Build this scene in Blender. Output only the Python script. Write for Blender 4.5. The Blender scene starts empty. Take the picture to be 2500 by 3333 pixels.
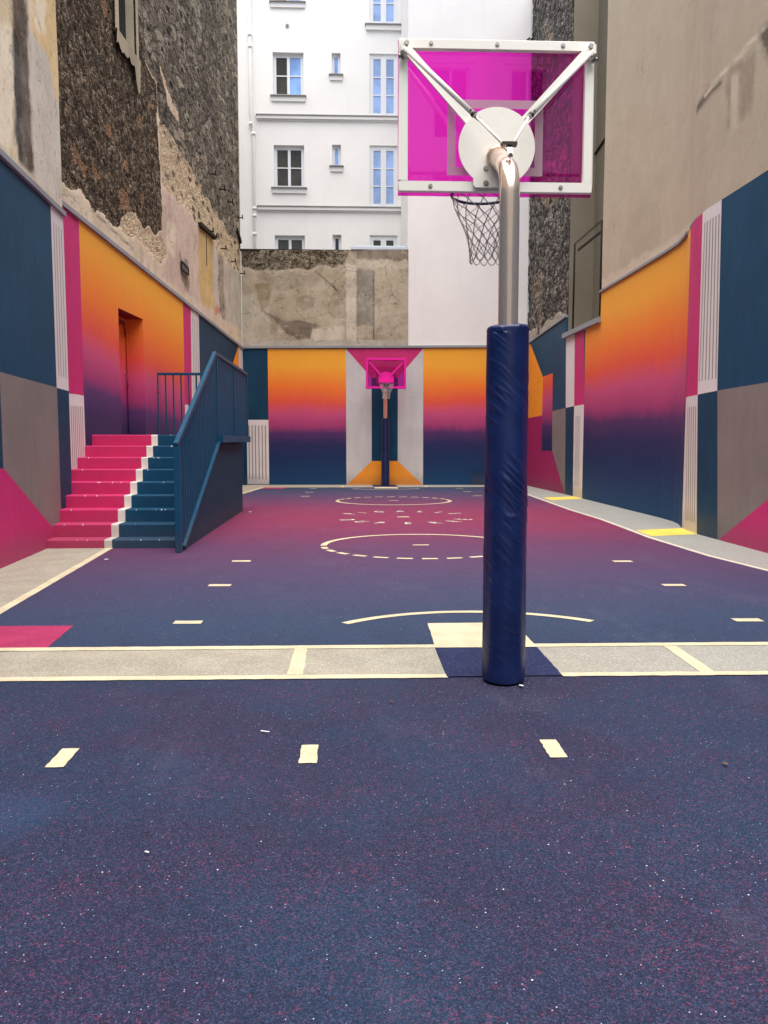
import bpy, bmesh, math, random
from mathutils import Vector, noise, Matrix
random.seed(7)
S = bpy.context.scene
COL = S.collection
R = math.radians

# ------------------------------------------------------------------ materials
def srgb(r, g, b):
    f = lambda c: (c/255/12.92) if c/255 <= .04045 else ((c/255+.055)/1.055)**2.4
    return (f(r), f(g), f(b), 1)

class NT:
    def __init__(s, name):
        s.m = bpy.data.materials.new(name); s.m.use_nodes = True
        s.t = s.m.node_tree; s.t.nodes.clear()
        s.out = s.t.nodes.new('ShaderNodeOutputMaterial')
    def n(s, typ, ins=None, **kw):
        nd = s.t.nodes.new('ShaderNode'+typ)
        for k, v in kw.items(): setattr(nd, k, v)
        for k, v in (ins or {}).items(): s.set(nd.inputs[k], v)
        return nd
    def set(s, sock, v):
        if isinstance(v, bpy.types.NodeSocket): s.t.links.new(v, sock)
        elif isinstance(v, bpy.types.Node): s.t.links.new(v.outputs[0], sock)
        else: sock.default_value = v
    def math(s, op, a, b=0.0, c=None, clamp=False):
        nd = s.n('Math', operation=op, use_clamp=clamp)
        s.set(nd.inputs[0], a); s.set(nd.inputs[1], b)
        if c is not None: s.set(nd.inputs[2], c)
        return nd.outputs[0]
    def mix(s, f, a, b, mode='MIX'):
        nd = s.n('Mix', data_type='RGBA', blend_type=mode)
        s.set(nd.inputs[0], f); s.set(nd.inputs[6], a); s.set(nd.inputs[7], b)
        return nd.outputs[2]
    def ramp(s, f, stops, interp='LINEAR'):
        nd = s.n('ValToRGB', {0: f}); cr = nd.color_ramp; cr.interpolation = interp
        while len(cr.elements) < len(stops): cr.elements.new(.5)
        for e, (p, c) in zip(cr.elements, stops):
            e.position = p; e.color = c if len(c) == 4 else (*c, 1)
        return nd.outputs[0]
    def step(s, v, lo, hi):
        nd = s.n('MapRange', {0: v, 1: lo, 2: hi, 3: 0.0, 4: 1.0}); nd.interpolation_type = 'SMOOTHSTEP'
        return nd.outputs[0]
    def pos(s): return s.n('NewGeometry').outputs['Position']
    def noise(s, v, scale, detail=4, rough=.55, out=0):
        return s.n('TexNoise', {'Vector': v, 'Scale': scale, 'Detail': detail, 'Roughness': rough}).outputs[out]
    def vor(s, v, scale, feature='F1', out='Distance', rnd=1.0):
        return s.n('TexVoronoi', {'Vector': v, 'Scale': scale, 'Randomness': rnd}, feature=feature).outputs[out]
    def mapv(s, v, sc):
        nd = s.n('Mapping', {0: v}); nd.inputs[3].default_value = sc
        return nd.outputs[0]
    def bsdf(s, col, rough=.6, metal=0.0, spec=.4, bump=None, bstr=.3, bdist=.01, **kw):
        b = s.n('BsdfPrincipled', {'Base Color': col, 'Roughness': rough, 'Metallic': metal, 'Specular IOR Level': spec})
        for k, v in kw.items(): s.set(b.inputs[k], v)
        if bump is not None:
            bn = s.n('Bump', {'Height': bump, 'Strength': bstr, 'Distance': bdist})
            s.t.links.new(bn.outputs[0], b.inputs['Normal'])
        s.t.links.new(b.outputs[0], s.out.inputs[0])
        return s.m

def mul(c, k): return (c[0]*k, c[1]*k, c[2]*k, 1)

def paint(name, c, var=.12, rough=.6, stain=None, sc=1.0):
    """rolled wall paint: soft cloudy wear, fine roller grain, dirt near the ground"""
    t = NT(name); p = t.pos()
    n1 = t.noise(p, 1.3*sc, 5, .6); n2 = t.noise(t.mapv(p, (6, 6, 1.2)), 1.0, 4, .6)
    k = t.math('ADD', t.math('MULTIPLY', n1, .6), t.math('MULTIPLY', n2, .4))
    col = t.mix(t.step(k, .3, .7), mul(c, 1-var), mul(c, 1+var))
    fl = t.step(t.noise(p, 38, 3, .7), .66, .75)
    col = t.mix(t.math('MULTIPLY', fl, .12), col, stain or mul(c, 1.6))
    sc1 = t.step(t.noise(t.mapv(p, (14, 14, 2.2)), 1.0, 4, .75), .66, .74)
    col = t.mix(t.math('MULTIPLY', sc1, .10), col, mul(c, .5))
    bl = t.n('VectorMath', {0: p, 1: (0, 0, 0)}, operation='ADD').outputs[0]
    ball = t.math('MULTIPLY', t.step(t.vor(bl, 1.35), .10, .055), t.step(t.n('SeparateColor', {0: t.vor(bl, 1.35, out='Color')}).outputs[0], .66, .72))
    col = t.mix(t.math('MULTIPLY', t.math('MULTIPLY', ball, t.noise(p, 18, 3, .7)), .35), col, (.3, .28, .27, 1))
    sep = t.n('SeparateXYZ', {0: p}).outputs[2]
    dirt = t.math('MULTIPLY', t.step(t.math('ADD', sep, t.math('MULTIPLY', n1, -.5)), .22, -.2), .35)
    col = t.mix(dirt, col, (.09, .08, .08, 1))
    g = t.math('ADD', t.noise(p, 90, 3, .7), t.math('MULTIPLY', t.noise(p, 7, 4, .6), 1.6))
    return t.bsdf(col, rough, spec=.25, bump=g, bstr=.42, bdist=.008)

NAVY = srgb(15, 70, 100); DNAVY = srgb(11, 61, 88); PINK = srgb(206, 50, 116); ORANGE = srgb(252, 158, 48)
GREYP = srgb(138, 126, 122); WHITEP = srgb(232, 224, 220); GROOVE = srgb(150, 142, 136)
M = {}
M['navy'] = paint('navy_wall_paint', NAVY, .16)
M['deep_navy'] = paint('deep_navy_wall_paint', DNAVY, .16)
M['pink'] = paint('raspberry_wall_paint', PINK, .07)
M['maroon'] = paint('dark_raspberry_wall_paint', srgb(168, 40, 96), .08)
M['orange'] = paint('amber_wall_paint', ORANGE, .06)
M['greyp'] = paint('taupe_wall_paint', GREYP, .1)
M['white'] = paint('off_white_wall_paint', WHITEP, .05, stain=srgb(150, 145, 140))
M['hatch'] = paint('hatch_paint', srgb(20, 50, 88), .1)
M['stair_wall'] = paint('dark_teal_wall_paint', srgb(2, 60, 84), .12)
M['soffit'] = paint('dark_red_soffit_paint', srgb(120, 28, 40), .15)
M['niche'] = paint('greyed_white_wall_paint', srgb(206, 202, 200), .09, stain=srgb(150, 145, 140))
M['groove'] = paint('grey_groove_paint', GROOVE, .1)
M['blue_steel'] = paint('petrol_blue_metal_paint', srgb(14, 76, 108), .08, .42)
M['blue_step'] = paint('petrol_blue_step_paint', srgb(14, 74, 106), .14, .6, stain=srgb(200, 200, 200))
M['pink_step'] = paint('raspberry_step_paint', srgb(204, 52, 108), .07, .6)
M['white_step'] = paint('white_step_paint', srgb(236, 230, 218), .06)

def gradient(name, stops, zlo, zhi, spread=.10, tilt=0.0, pivot=0.0):
    t = NT(name); p = t.pos(); s = t.n('SeparateXYZ', {0: p})
    soft = t.noise(p, .8, 3, .5); spray = t.noise(t.mapv(p, (7, 7, 1.4)), 1.3, 4, .6); fine = t.noise(p, 160, 2, .7)
    z = t.math('ADD', s.outputs[2], t.math('MULTIPLY', t.math('SUBTRACT', soft, .5), spread*4))
    z = t.math('ADD', z, t.math('MULTIPLY', t.math('SUBTRACT', spray, .5), spread*1.7))
    z = t.math('ADD', z, t.math('MULTIPLY', t.math('SUBTRACT', fine, .5), spread*1.1))
    if tilt:
        z = t.math('ADD', z, t.math('MULTIPLY', t.math('SUBTRACT', s.outputs[1], pivot), tilt))
    f = t.n('MapRange', {0: z, 1: zlo, 2: zhi}).outputs[0]
    col = t.ramp(f, [((a-zlo)/(zhi-zlo), c) for a, c in stops])
    col = t.mix(t.math('MULTIPLY', t.noise(t.mapv(p, (3, 3, 1)), 1.1, 5, .6), .14), col, t.mix(.5, col, (.02, .03, .06, 1)))
    g = t.math('ADD', t.noise(p, 90, 3, .7), t.math('MULTIPLY', t.noise(p, 7, 4, .6), 1.6))
    return t.bsdf(col, .6, spec=.25, bump=g, bstr=.42, bdist=.008)

O1, O2, O3 = srgb(255, 176, 56), srgb(252, 130, 50), srgb(238, 92, 68)
P1, P2, V1, V2, N1 = srgb(210, 84, 128), srgb(172, 64, 118), srgb(86, 50, 102), srgb(44, 44, 92), srgb(18, 64, 104)
M['grad_far'] = gradient('sunset_fade_paint', [(.1, N1), (.9, srgb(24, 48, 92)), (1.35, V2), (1.72, V1), (1.95, P2), (2.35, P1), (2.72, O3), (3.2, O2), (3.9, O1)], 0, 4.6, .075)
M['grad_side'] = gradient('sunset_fade_side_paint', [(.1, N1), (1.1, srgb(26, 46, 92)), (1.5, V2), (1.9, V1), (2.2, P2), (2.65, P1), (3.1, O3), (3.65, O2), (4.4, O1)], 0, 5.1, .08)
M['grad_left'] = gradient('sunset_fade_stair_paint', [(1.3, srgb(34, 46, 82)), (1.9, srgb(58, 50, 92)), (2.3, srgb(92, 60, 112)), (2.55, P2), (2.95, P1), (3.35, O3), (3.85, O2), (4.75, O1)], 0, 5.2, .07, .085, 14.5)

def floor_mat():
    t = NT('rubber_court_surface'); p = t.pos(); s = t.n('SeparateXYZ', {0: p}); y = s.outputs[1]
    n1 = t.noise(p, .7, 4, .55); n2 = t.noise(p, 5, 5, .65)
    d = t.math('ABSOLUTE', t.math('SUBTRACT', y, 15.93))
    d = t.math('ADD', d, t.math('MULTIPLY', t.math('SUBTRACT', n1, .5), 1.1))
    d = t.math('ADD', d, t.math('MULTIPLY', t.math('SUBTRACT', n2, .5), .5))
    f = t.math('DIVIDE', d, 12.0)
    fade = t.ramp(f, [(.0, srgb(144, 44, 82)), (.18, srgb(134, 46, 86)), (.36, srgb(104, 55, 92)), (.50, srgb(89, 62, 98)), (.63, srgb(71, 66, 99)), (.76, srgb(50, 69, 97)), (.92, srgb(39, 56, 84))])
    big = t.step(t.noise(p, .75, 4, .6), .42, .58)
    front = t.mix(big, srgb(39, 45, 72), srgb(33, 53, 80))
    near = t.step(t.math('ADD', y, t.math('MULTIPLY', t.noise(p, 20, 2), .03)), 5.125, 5.105)
    base = t.mix(near, fade, front)
    base = t.mix(t.math('MULTIPLY', t.step(t.noise(p, 2.2, 6, .7), .5, .75), .3), base, mul(srgb(38, 38, 58), 1))
    # crumb granules
    gr = t.vor(p, 210, out='Color'); gs = t.n('SeparateColor', {0: gr})
    base = t.mix(t.step(gs.outputs[0], .45, 1.0), base, t.mix(.62, base, (.006, .007, .014, 1)))
    base = t.mix(t.math('MULTIPLY', t.step(gs.outputs[1], .72, .9), .45), base, srgb(84, 88, 122))
    # worn pinkish fibres, denser on the front apron
    w = t.vor(t.n('VectorMath', {0: p, 1: t.n('VectorMath', {0: t.noise(p, 60, 3, .6, 1), 3: .02}, operation='SCALE').outputs[0]}, operation='ADD').outputs[0], 190, out='Color')
    ws = t.n('SeparateColor', {0: w}).outputs[0]
    dens = t.math('ADD', t.math('MULTIPLY', t.step(t.noise(p, 1.4, 4, .6), .35, .8), .4), t.math('MULTIPLY', t.step(t.noise(p, 24, 4, .7), .46, .66), .5), clamp=True)
    redf = t.math('MULTIPLY', t.step(ws, .78, .90), dens)
    redf = t.math('MULTIPLY', redf, t.math('ADD', t.math('MULTIPLY', near, .52), .06))
    base = t.mix(redf, base, srgb(172, 64, 96))
    # pale grit
    q = t.vor(p, 70, out='Distance'); qc = t.n('SeparateColor', {0: t.vor(p, 70, out='Color')})
    pole_d = t.n('VectorMath', {0: p, 1: (1.0, 4.8, 0)}, operation='DISTANCE').outputs[1]; st_d = t.n('VectorMath', {0: p, 1: (-2.15, 13.5, 0)}, operation='DISTANCE').outputs[1]
    more = t.math('ADD', t.math('MULTIPLY', t.step(pole_d, .75, .1), .16), t.math('MULTIPLY', t.step(t.noise(p, 1.7, 3, .6), .5, .75), .06))
    qv = t.math('ADD', qc.outputs[0], more)
    grit = t.math('MULTIPLY', t.step(q, .19, .1), t.step(qv, .91, .94))
    dust = t.math('MULTIPLY', t.step(t.noise(t.mapv(p, (1, .45, 1)), 1.5, 6, .68), .52, .78), .16)
    base = t.mix(dust, base, srgb(120, 116, 138))
    scuff = t.math('MULTIPLY', t.step(t.noise(t.mapv(p, (9, 1.1, 1)), 1.0, 5, .7), .64, .72), .14)
    base = t.mix(scuff, base, (.012, .014, .024, 1))
    base = t.mix(t.math('MULTIPLY', grit, .8), base, srgb(214, 220, 236))
    q2 = t.vor(p, 30, out='Distance'); qc2 = t.n('SeparateColor', {0: t.vor(p, 30, out='Color')})
    grit2 = t.math('MULTIPLY', t.step(q2, .11, .06), t.step(qc2.outputs[1], .95, .97))
    base = t.mix(grit2, base, srgb(236, 238, 244))
    # a pale blue worn patch on the apron
    pd = t.n('VectorMath', {0: p, 1: (-1.38, 3.27, 0)}, operation='DISTANCE').outputs[1]
    base = t.mix(t.math('MULTIPLY', t.step(t.math('ADD', pd, t.math('MULTIPLY', n2, .1)), .34, .12), .16), base, srgb(66, 90, 136))
    h = t.math('ADD', t.vor(p, 210), t.math('MULTIPLY', t.noise(p, 60, 3), .8))
    return t.bsdf(base, .78, spec=.22, bump=h, bstr=.5, bdist=.004)
M['floor'] = floor_mat()

def speck(name, c, dark=.35, warm=None, pale=.4):
    t = NT(name); p = t.pos()
    n = t.noise(p, 3, 5, .6); base = t.mix(t.step(n, .35, .65), mul(c, .9), mul(c, 1.08))
    if warm:
        x = t.n('SeparateXYZ', {0: p}).outputs[0]
        base = t.mix(t.step(x, -1.5, 4.5), base, warm)
    g = t.n('SeparateColor', {0: t.vor(p, 150, out='Color')})
    base = t.mix(t.math('MULTIPLY', t.step(g.outputs[0], .55, .95), dark), base, mul(c, .3))
    base = t.mix(t.math('MULTIPLY', t.step(g.outputs[1], .8, .95), pale), base, (.8, .78, .7, 1))
    base = t.mix(t.math('MULTIPLY', t.step(t.noise(p, 1.1, 5, .7), .5, .8), .25), base, mul(c, .6))
    base = t.mix(t.math('MULTIPLY', t.step(t.noise(p, 45, 5, .75), .60, .72), .4), base, mul(c, .38))
    return t.bsdf(base, .8, spec=.2, bump=t.vor(p, 150), bstr=.4, bdist=.004)
M['strip'] = speck('speckled_grey_border', srgb(168, 161, 144), .32, srgb(157, 159, 154))
M['line'] = speck('cream_line_paint', srgb(216, 203, 170), .14)
M['yellow'] = speck('yellow_line_paint', srgb(246, 214, 84), .14)
M['line_white'] = speck('white_line_paint', srgb(216, 208, 192), .1)
M['court_pink'] = speck('raspberry_court_paint', srgb(172, 52, 96), .25, None, .06)
M['court_navy'] = speck('navy_court_paint', srgb(34, 44, 84), .25, None, .07)
M['street'] = speck('street_paving', (.24, .23, .21, 1), .3)  # lightened so the street, out of view, bounces more light onto the pole

def plaster_like(name, rubble_scale=1.0, gain=1.3, mott=1.0, grey=0.0):
    """wall whose plaster colour and mask of exposed stonework come from the mesh"""
    t = NT(name); p = t.pos()
    col = t.n('VertexColor', layer_name='Col').outputs[0]
    mask = t.n('SeparateColor', {0: t.n('VertexColor', layer_name='Mask').outputs[0]})
    wob = t.n('VectorMath', {0: t.noise(p, 3.2, 4, .6, 1), 3: .25}, operation='SCALE').outputs[0]
    pw = t.n('VectorMath', {0: p, 1: wob}, operation='ADD').outputs[0]
    edge = t.math('ADD', t.math('MULTIPLY', t.math('SUBTRACT', t.noise(p, 5, 5, .7), .5), .62), t.math('MULTIPLY', t.math('SUBTRACT', t.noise(p, 22, 3, .7), .5), .5))
    col = t.mix(1.0, col, (gain, gain, gain, 1), 'MULTIPLY')
    # plaster mottling
    m1 = t.noise(p, 1.6, 6, .65); m2 = t.noise(p, 11, 5, .65); m3 = t.noise(t.mapv(p, (4, 4, .5)), 1.2, 5, .6)
    pl = t.mix(t.step(m1, .3, .72), t.mix(.2*mott, col, (.14, .12, .09, 1)), t.mix(.2*mott, col, (.85, .8, .7, 1)))
    pl = t.mix(t.math('MULTIPLY', t.step(m2, .55, .75), .22*mott), pl, (.12, .1, .08, 1))
    pl = t.mix(t.math('MULTIPLY', t.step(m3, .55, .75), .16*mott), pl, (.2, .17, .13, 1))
    fl = t.math('MULTIPLY', t.step(t.noise(pw, 4.5, 6, .78), .55, .62), .32*mott)
    pl = t.mix(fl, pl, t.mix(.55, pl, (.9, .84, .74, 1)))
    fd = t.math('MULTIPLY', t.step(t.noise(t.mapv(pw, (1, 1, .7)), 7, 6, .8), .57, .63), .38*mott)
    pl = t.mix(fd, pl, t.mix(.7, pl, (.09, .075, .055, 1)))
    crk = t.math('MULTIPLY', t.step(t.vor(pw, 1.1, 'DISTANCE_TO_EDGE'), .012, .002), t.step(t.noise(p, 1.3, 2), .5, .62))
    pl = t.mix(t.math('MULTIPLY', crk, .6*mott), pl, (.07, .06, .045, 1))
    # dark rubble
    ps = t.mapv(pw, (6.2*rubble_scale, 6.2*rubble_scale, 9.5*rubble_scale))
    rc = t.n('SeparateColor', {0: t.vor(ps, 1, out='Color')}); rd = t.vor(ps, 1, 'DISTANCE_TO_EDGE')
    ps2 = t.mapv(pw, (15*rubble_scale, 15*rubble_scale, 22*rubble_scale)); rc2 = t.n('SeparateColor', {0: t.vor(ps2, 1, out='Color')}); rd2 = t.vor(ps2, 1, 'DISTANCE_TO_EDGE')
    rub = t.ramp(t.math('ADD', t.math('MULTIPLY', rc.outputs[0], .5), t.math('MULTIPLY', rc2.outputs[0], .5)), [(.1, (.030, .022, .014)), (.42, (.105, .078, .050)), (.62, (.195, .145, .092)), (.85, (.42, .335, .23))])
    rub = t.mix(t.step(t.n('SeparateColor', {0: t.vor(t.mapv(pw, (3.2, 3.2, 4.4)), 1, out='Color')}).outputs[1], .972, .975), rub, (.42, .25, .14, 1))
    rub = t.mix(t.math('MULTIPLY', t.step(rd2, .13, .02), .75), rub, (.014, .011, .009, 1))
    rub = t.mix(t.math('MULTIPLY', t.step(t.noise(p, 30, 3, .7), .58, .7), .35), rub, (.3, .26, .2, 1))
    if grey: rub = t.mix(grey, rub, t.n('HueSaturation', {'Saturation': .25, 'Value': 1.05, 'Color': rub}).outputs[0])
    # coursed grey stone with open pits
    pc = t.mapv(pw, (1.9, 1.9, 5.0)); cd = t.vor(pc, 1, rnd=.8); ce = t.vor(pc, 1, 'DISTANCE_TO_EDGE', rnd=.8); cc = t.n('SeparateColor', {0: t.vor(pc, 1, out='Color', rnd=.8)})
    cou = t.mix(cc.outputs[0], (.26, .21, .145, 1), (.60, .51, .375, 1))
    cou = t.mix(t.math('MULTIPLY', t.step(cc.outputs[2], .5, .8), .7), cou, (.19, .165, .13, 1))
    cou = t.mix(t.math('MULTIPLY', t.step(m2, .35, .7), .6), cou, (.16, .14, .11, 1))
    cou = t.mix(t.math('MULTIPLY', t.step(ce, .12, .02), .8), cou, (.06, .05, .037, 1))
    cou = t.mix(t.math('MULTIPLY', t.step(cd, .42, .16), t.step(cc.outputs[1], .45, .6)), cou, (.022, .018, .015, 1))
    cou = t.mix(t.math('MULTIPLY', t.step(rc2.outputs[1], .6, .95), .5), cou, (.06, .05, .042, 1))
    cou = t.mix(t.math('MULTIPLY', t.step(t.noise(p, .45, 3, .6), .5, .7), .5), cou, t.mix(.65, cou, (.03, .026, .022, 1)))
    # sandy stone
    pd_ = t.mapv(pw, (2.2, 2.2, 5.2)); sd = t.vor(pd_, 1); sc_ = t.n('SeparateColor', {0: t.vor(pd_, 1, out='Color')})
    san = t.mix(t.step(m2, .35, .7), (.86, .68, .44, 1), (.68, .53, .35, 1))
    san = t.mix(t.math('MULTIPLY', t.step(sd, .46, .22), t.step(sc_.outputs[0], .35, .55)), san, (.15, .105, .065, 1))
    san = t.mix(t.math('MULTIPLY', t.step(rc2.outputs[0], .7, .9), .6), san, (.18, .13, .09, 1))
    fr = t.step(t.math('ADD', mask.outputs[0], edge), .38, .56)
    fg = t.step(t.math('ADD', mask.outputs[1], edge), .38, .56)
    fb = t.step(t.math('ADD', mask.outputs[2], edge), .38, .56)
    c = t.mix(fb, pl, san); c = t.mix(fg, c, cou); c = t.mix(fr, c, rub)
    rough_m = t.math('MAXIMUM', t.math('MAXIMUM', fr, fg), fb)
    h = t.math('ADD', t.math('MULTIPLY', t.math('ADD', t.math('MULTIPLY', t.step(rd2, 0, .2), .6), t.step(rd, 0, .25)), t.math('ADD', t.math('MULTIPLY', rough_m, .9), .02)), t.math('ADD', t.math('MULTIPLY', t.noise(p, 40, 4, .7), .3), t.math('MULTIPLY', t.math('ADD', fl, fd), -.5)))
    return t.bsdf(c, .9, spec=.1, bump=h, bstr=.8, bdist=.03)
M['old_wall'] = plaster_like('weathered_party_wall', 1.22)
M['smooth_wall'] = plaster_like('smooth_rendered_wall', 1.0, 1.28, .35)
M['concrete'] = plaster_like('stained_concrete_wall', .8, 1.16, 1.15)
M['stone_dark'] = plaster_like('rough_stone_wall', .85, 1.3, 1.0, .8)

def facade_mat(name, c, var=.04, streak=.1):
    t = NT(name); p = t.pos()
    n = t.noise(p, .8, 5, .6); m = t.noise(t.mapv(p, (3, 3, .25)), 1.2, 5, .65); f = t.noise(p, 25, 4, .7)
    col = t.mix(t.step(n, .3, .7), mul(c, 1-var), mul(c, 1+var*.5))
    col = t.mix(t.math('MULTIPLY', t.step(m, .5, .8), streak), col, mul(c, .6))
    return t.bsdf(col, .85, spec=.15, bump=t.math('ADD', f, t.math('MULTIPLY', t.noise(p, 4, 3), 2)), bstr=.15, bdist=.008)
M['white_facade'] = facade_mat('white_render', (.91, .895, .865, 1), .025, .10)
M['white_block'] = facade_mat('warm_white_render', (.88, .85, .82, 1), .035, .12)
M['trim_white'] = facade_mat('white_trim', (.84, .83, .81, 1), .02, .05)
M['sill'] = facade_mat('zinc_sill', (.30, .29, .28, 1), .15)
M['flashing'] = facade_mat('zinc_flashing', (.33, .34, .36, 1), .12, .3)
M['pale_flashing'] = facade_mat('pale_metal_flashing', (.62, .68, .74, 1), .05)
M['frame_white'] = facade_mat('white_window_frame', (.82, .84, .86, 1), .02)
M['beige'] = facade_mat('olive_beige_render', srgb(142, 134, 116), .06, .15)
M['beige_dark'] = facade_mat('shaded_beige_render', srgb(120, 114, 98), .06, .2)  # same render darkened: the side wall's shade is put into its colour
M['haussmann'] = facade_mat('pale_limestone', (.82, .77, .66, 1), .05, .15)
M['iron'] = facade_mat('rusty_iron', (.035, .026, .022, 1), .3)
M['shutter'] = facade_mat('dark_slat_shutter', (.05, .045, .045, 1), .2)
M['stone_frame'] = facade_mat('pale_window_surround', (.5, .43, .30, 1), .2, .3)
M['pvc'] = facade_mat('white_pipe', (.80, .79, .77, 1), .03)
M['vent_metal'] = facade_mat('grey_vent_metal', (.2, .19, .17, 1), .2)

def glass(name, c, rough=.03, spec=.9, coat=.5):
    t = NT(name); p = t.pos()
    col = t.mix(t.step(t.noise(p, .9, 4, .6), .35, .65), mul(c, .75), mul(c, 1.2))
    return t.bsdf(col, rough, spec=spec, **{'Coat Weight': coat, 'Coat Roughness': .02})
M['glass_dark'] = glass('dark_window_glass', (.06, .052, .034, 1), .05, .35, 0.0)  # olive base paints the rubble wall's reflection into the left panes
M['glass_sky'] = glass('painted_sky_window_glass', srgb(136, 176, 232))  # blue base colour holds the sky's reflection
M['glass_pale_sky'] = glass('pale_painted_sky_glass', srgb(150, 178, 226))  # French panes: reflected sky put into a pale blue base
M['glass_black'] = glass('open_dark_window', (.012, .012, .012, 1), .2, .3)

def metal(name, c, rough, metallic=1.0, stretch=(1, 1, 1)):
    t = NT(name); p = t.n('TexCoord').outputs['Object']
    n = t.noise(t.mapv(p, stretch), 30, 3, .6)
    n2 = t.noise(p, 9, 5, .7)
    col = t.mix(n, mul(c, .965), mul(c, 1.02)); col = t.mix(t.math('MULTIPLY', t.step(n2, .58, .75), .12), col, mul(c, .6))
    r = t.math('ADD', t.math('MULTIPLY', t.math('SUBTRACT', n2, .5), .16), rough)
    return t.bsdf(col, r, metallic, bump=n, bstr=.015, bdist=.002)
M['steel'] = metal('brushed_steel_pole', (1.0, .80, .67, 1), .2, .78, (1, 1, .05))
M['frame_steel'] = metal('cream_steel_frame', (.95, .925, .84, 1), .36, .05)
M['bolt'] = metal('bolt_steel', (.42, .40, .37, 1), .35)
M['dark_steel'] = metal('dark_steel', (.07, .06, .055, 1), .4, .7)
M['rim'] = metal('navy_rim_paint', (.012, .022, .06, 1), .4, 0)
M['rope'] = metal('braided_net_cord', (.50, .45, .44, 1), .9, 0)
M['lace'] = metal('pale_lacing_cord', (.12, .12, .20, 1), .9, 0)

def vinyl():
    t = NT('navy_vinyl'); p = t.n('TexCoord').outputs['Object']
    n = t.noise(p, 3.5, 5, .6); f = t.noise(p, 60, 3, .6)
    col = t.mix(t.step(n, .3, .7), (.005, .013, .072, 1), (.009, .023, .11, 1))
    col = t.mix(t.math('MULTIPLY', t.step(t.noise(p, 14, 5, .75), .60, .78), .25), col, (.035, .05, .14, 1))
    return t.bsdf(col, t.math('ADD', t.math('MULTIPLY', f, .12), .30), spec=.5, bump=f, bstr=.12, bdist=.003)
M['vinyl'] = vinyl()

def acrylic(name='magenta_acrylic', tint=(.945, .15, .775, 1), gl_k=1.7):
    t = NT(name)
    fr = t.n('Fresnel', {'IOR': 1.5}).outputs[0]
    f = t.math('ADD', t.math('MULTIPLY', fr, gl_k), .005)
    tr = t.n('BsdfTransparent', {'Color': tint}); gl = t.n('BsdfGlossy', {'Color': (1, .92, .97, 1), 'Roughness': .012})
    df = t.n('BsdfDiffuse', {'Color': (.92, .02, .40, 1)})
    n = t.noise(t.pos(), 1.5, 4, .6)
    body = t.n('MixShader', {0: t.math('ADD', t.math('MULTIPLY', n, .03), .02), 1: tr.outputs[0], 2: df.outputs[0]})
    mx = t.n('MixShader', {0: f, 1: body.outputs[0], 2: gl.outputs[0]})
    t.t.links.new(mx.outputs[0], t.out.inputs[0]); return t.m
M['acrylic'] = acrylic()
M['acrylic_far'] = acrylic('deep_magenta_acrylic', (.84, .14, .74, 1), 1.0)
M['pink_glow_metal'] = paint('pink_glow_metal_paint', srgb(250, 36, 168), .04, .4)  # pink stands in for the cream frame glowing through tinted acrylic
def film():
    t = NT('translucent_white_film')
    tr = t.n('BsdfTransparent', {'Color': (.9, .8, .9, 1)}); df = t.n('BsdfDiffuse', {'Color': (.72, .66, .66, 1)})
    tl = t.n('BsdfTranslucent', {'Color': (.75, .7, .7, 1)})
    a = t.n('MixShader', {0: .5, 1: df.outputs[0], 2: tl.outputs[0]})
    mx = t.n('MixShader', {0: .72, 1: tr.outputs[0], 2: a.outputs[0]})
    t.t.links.new(mx.outputs[0], t.out.inputs[0]); return t.m
M['film'] = film()
M['paper'] = facade_mat('white_paper', (.8, .8, .8, 1), .05)
M['leaf'] = facade_mat('dry_leaf', (.16, .10, .05, 1), .3)
M['twig'] = facade_mat('dark_twig', (.015, .013, .012, 1), .3)

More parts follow.
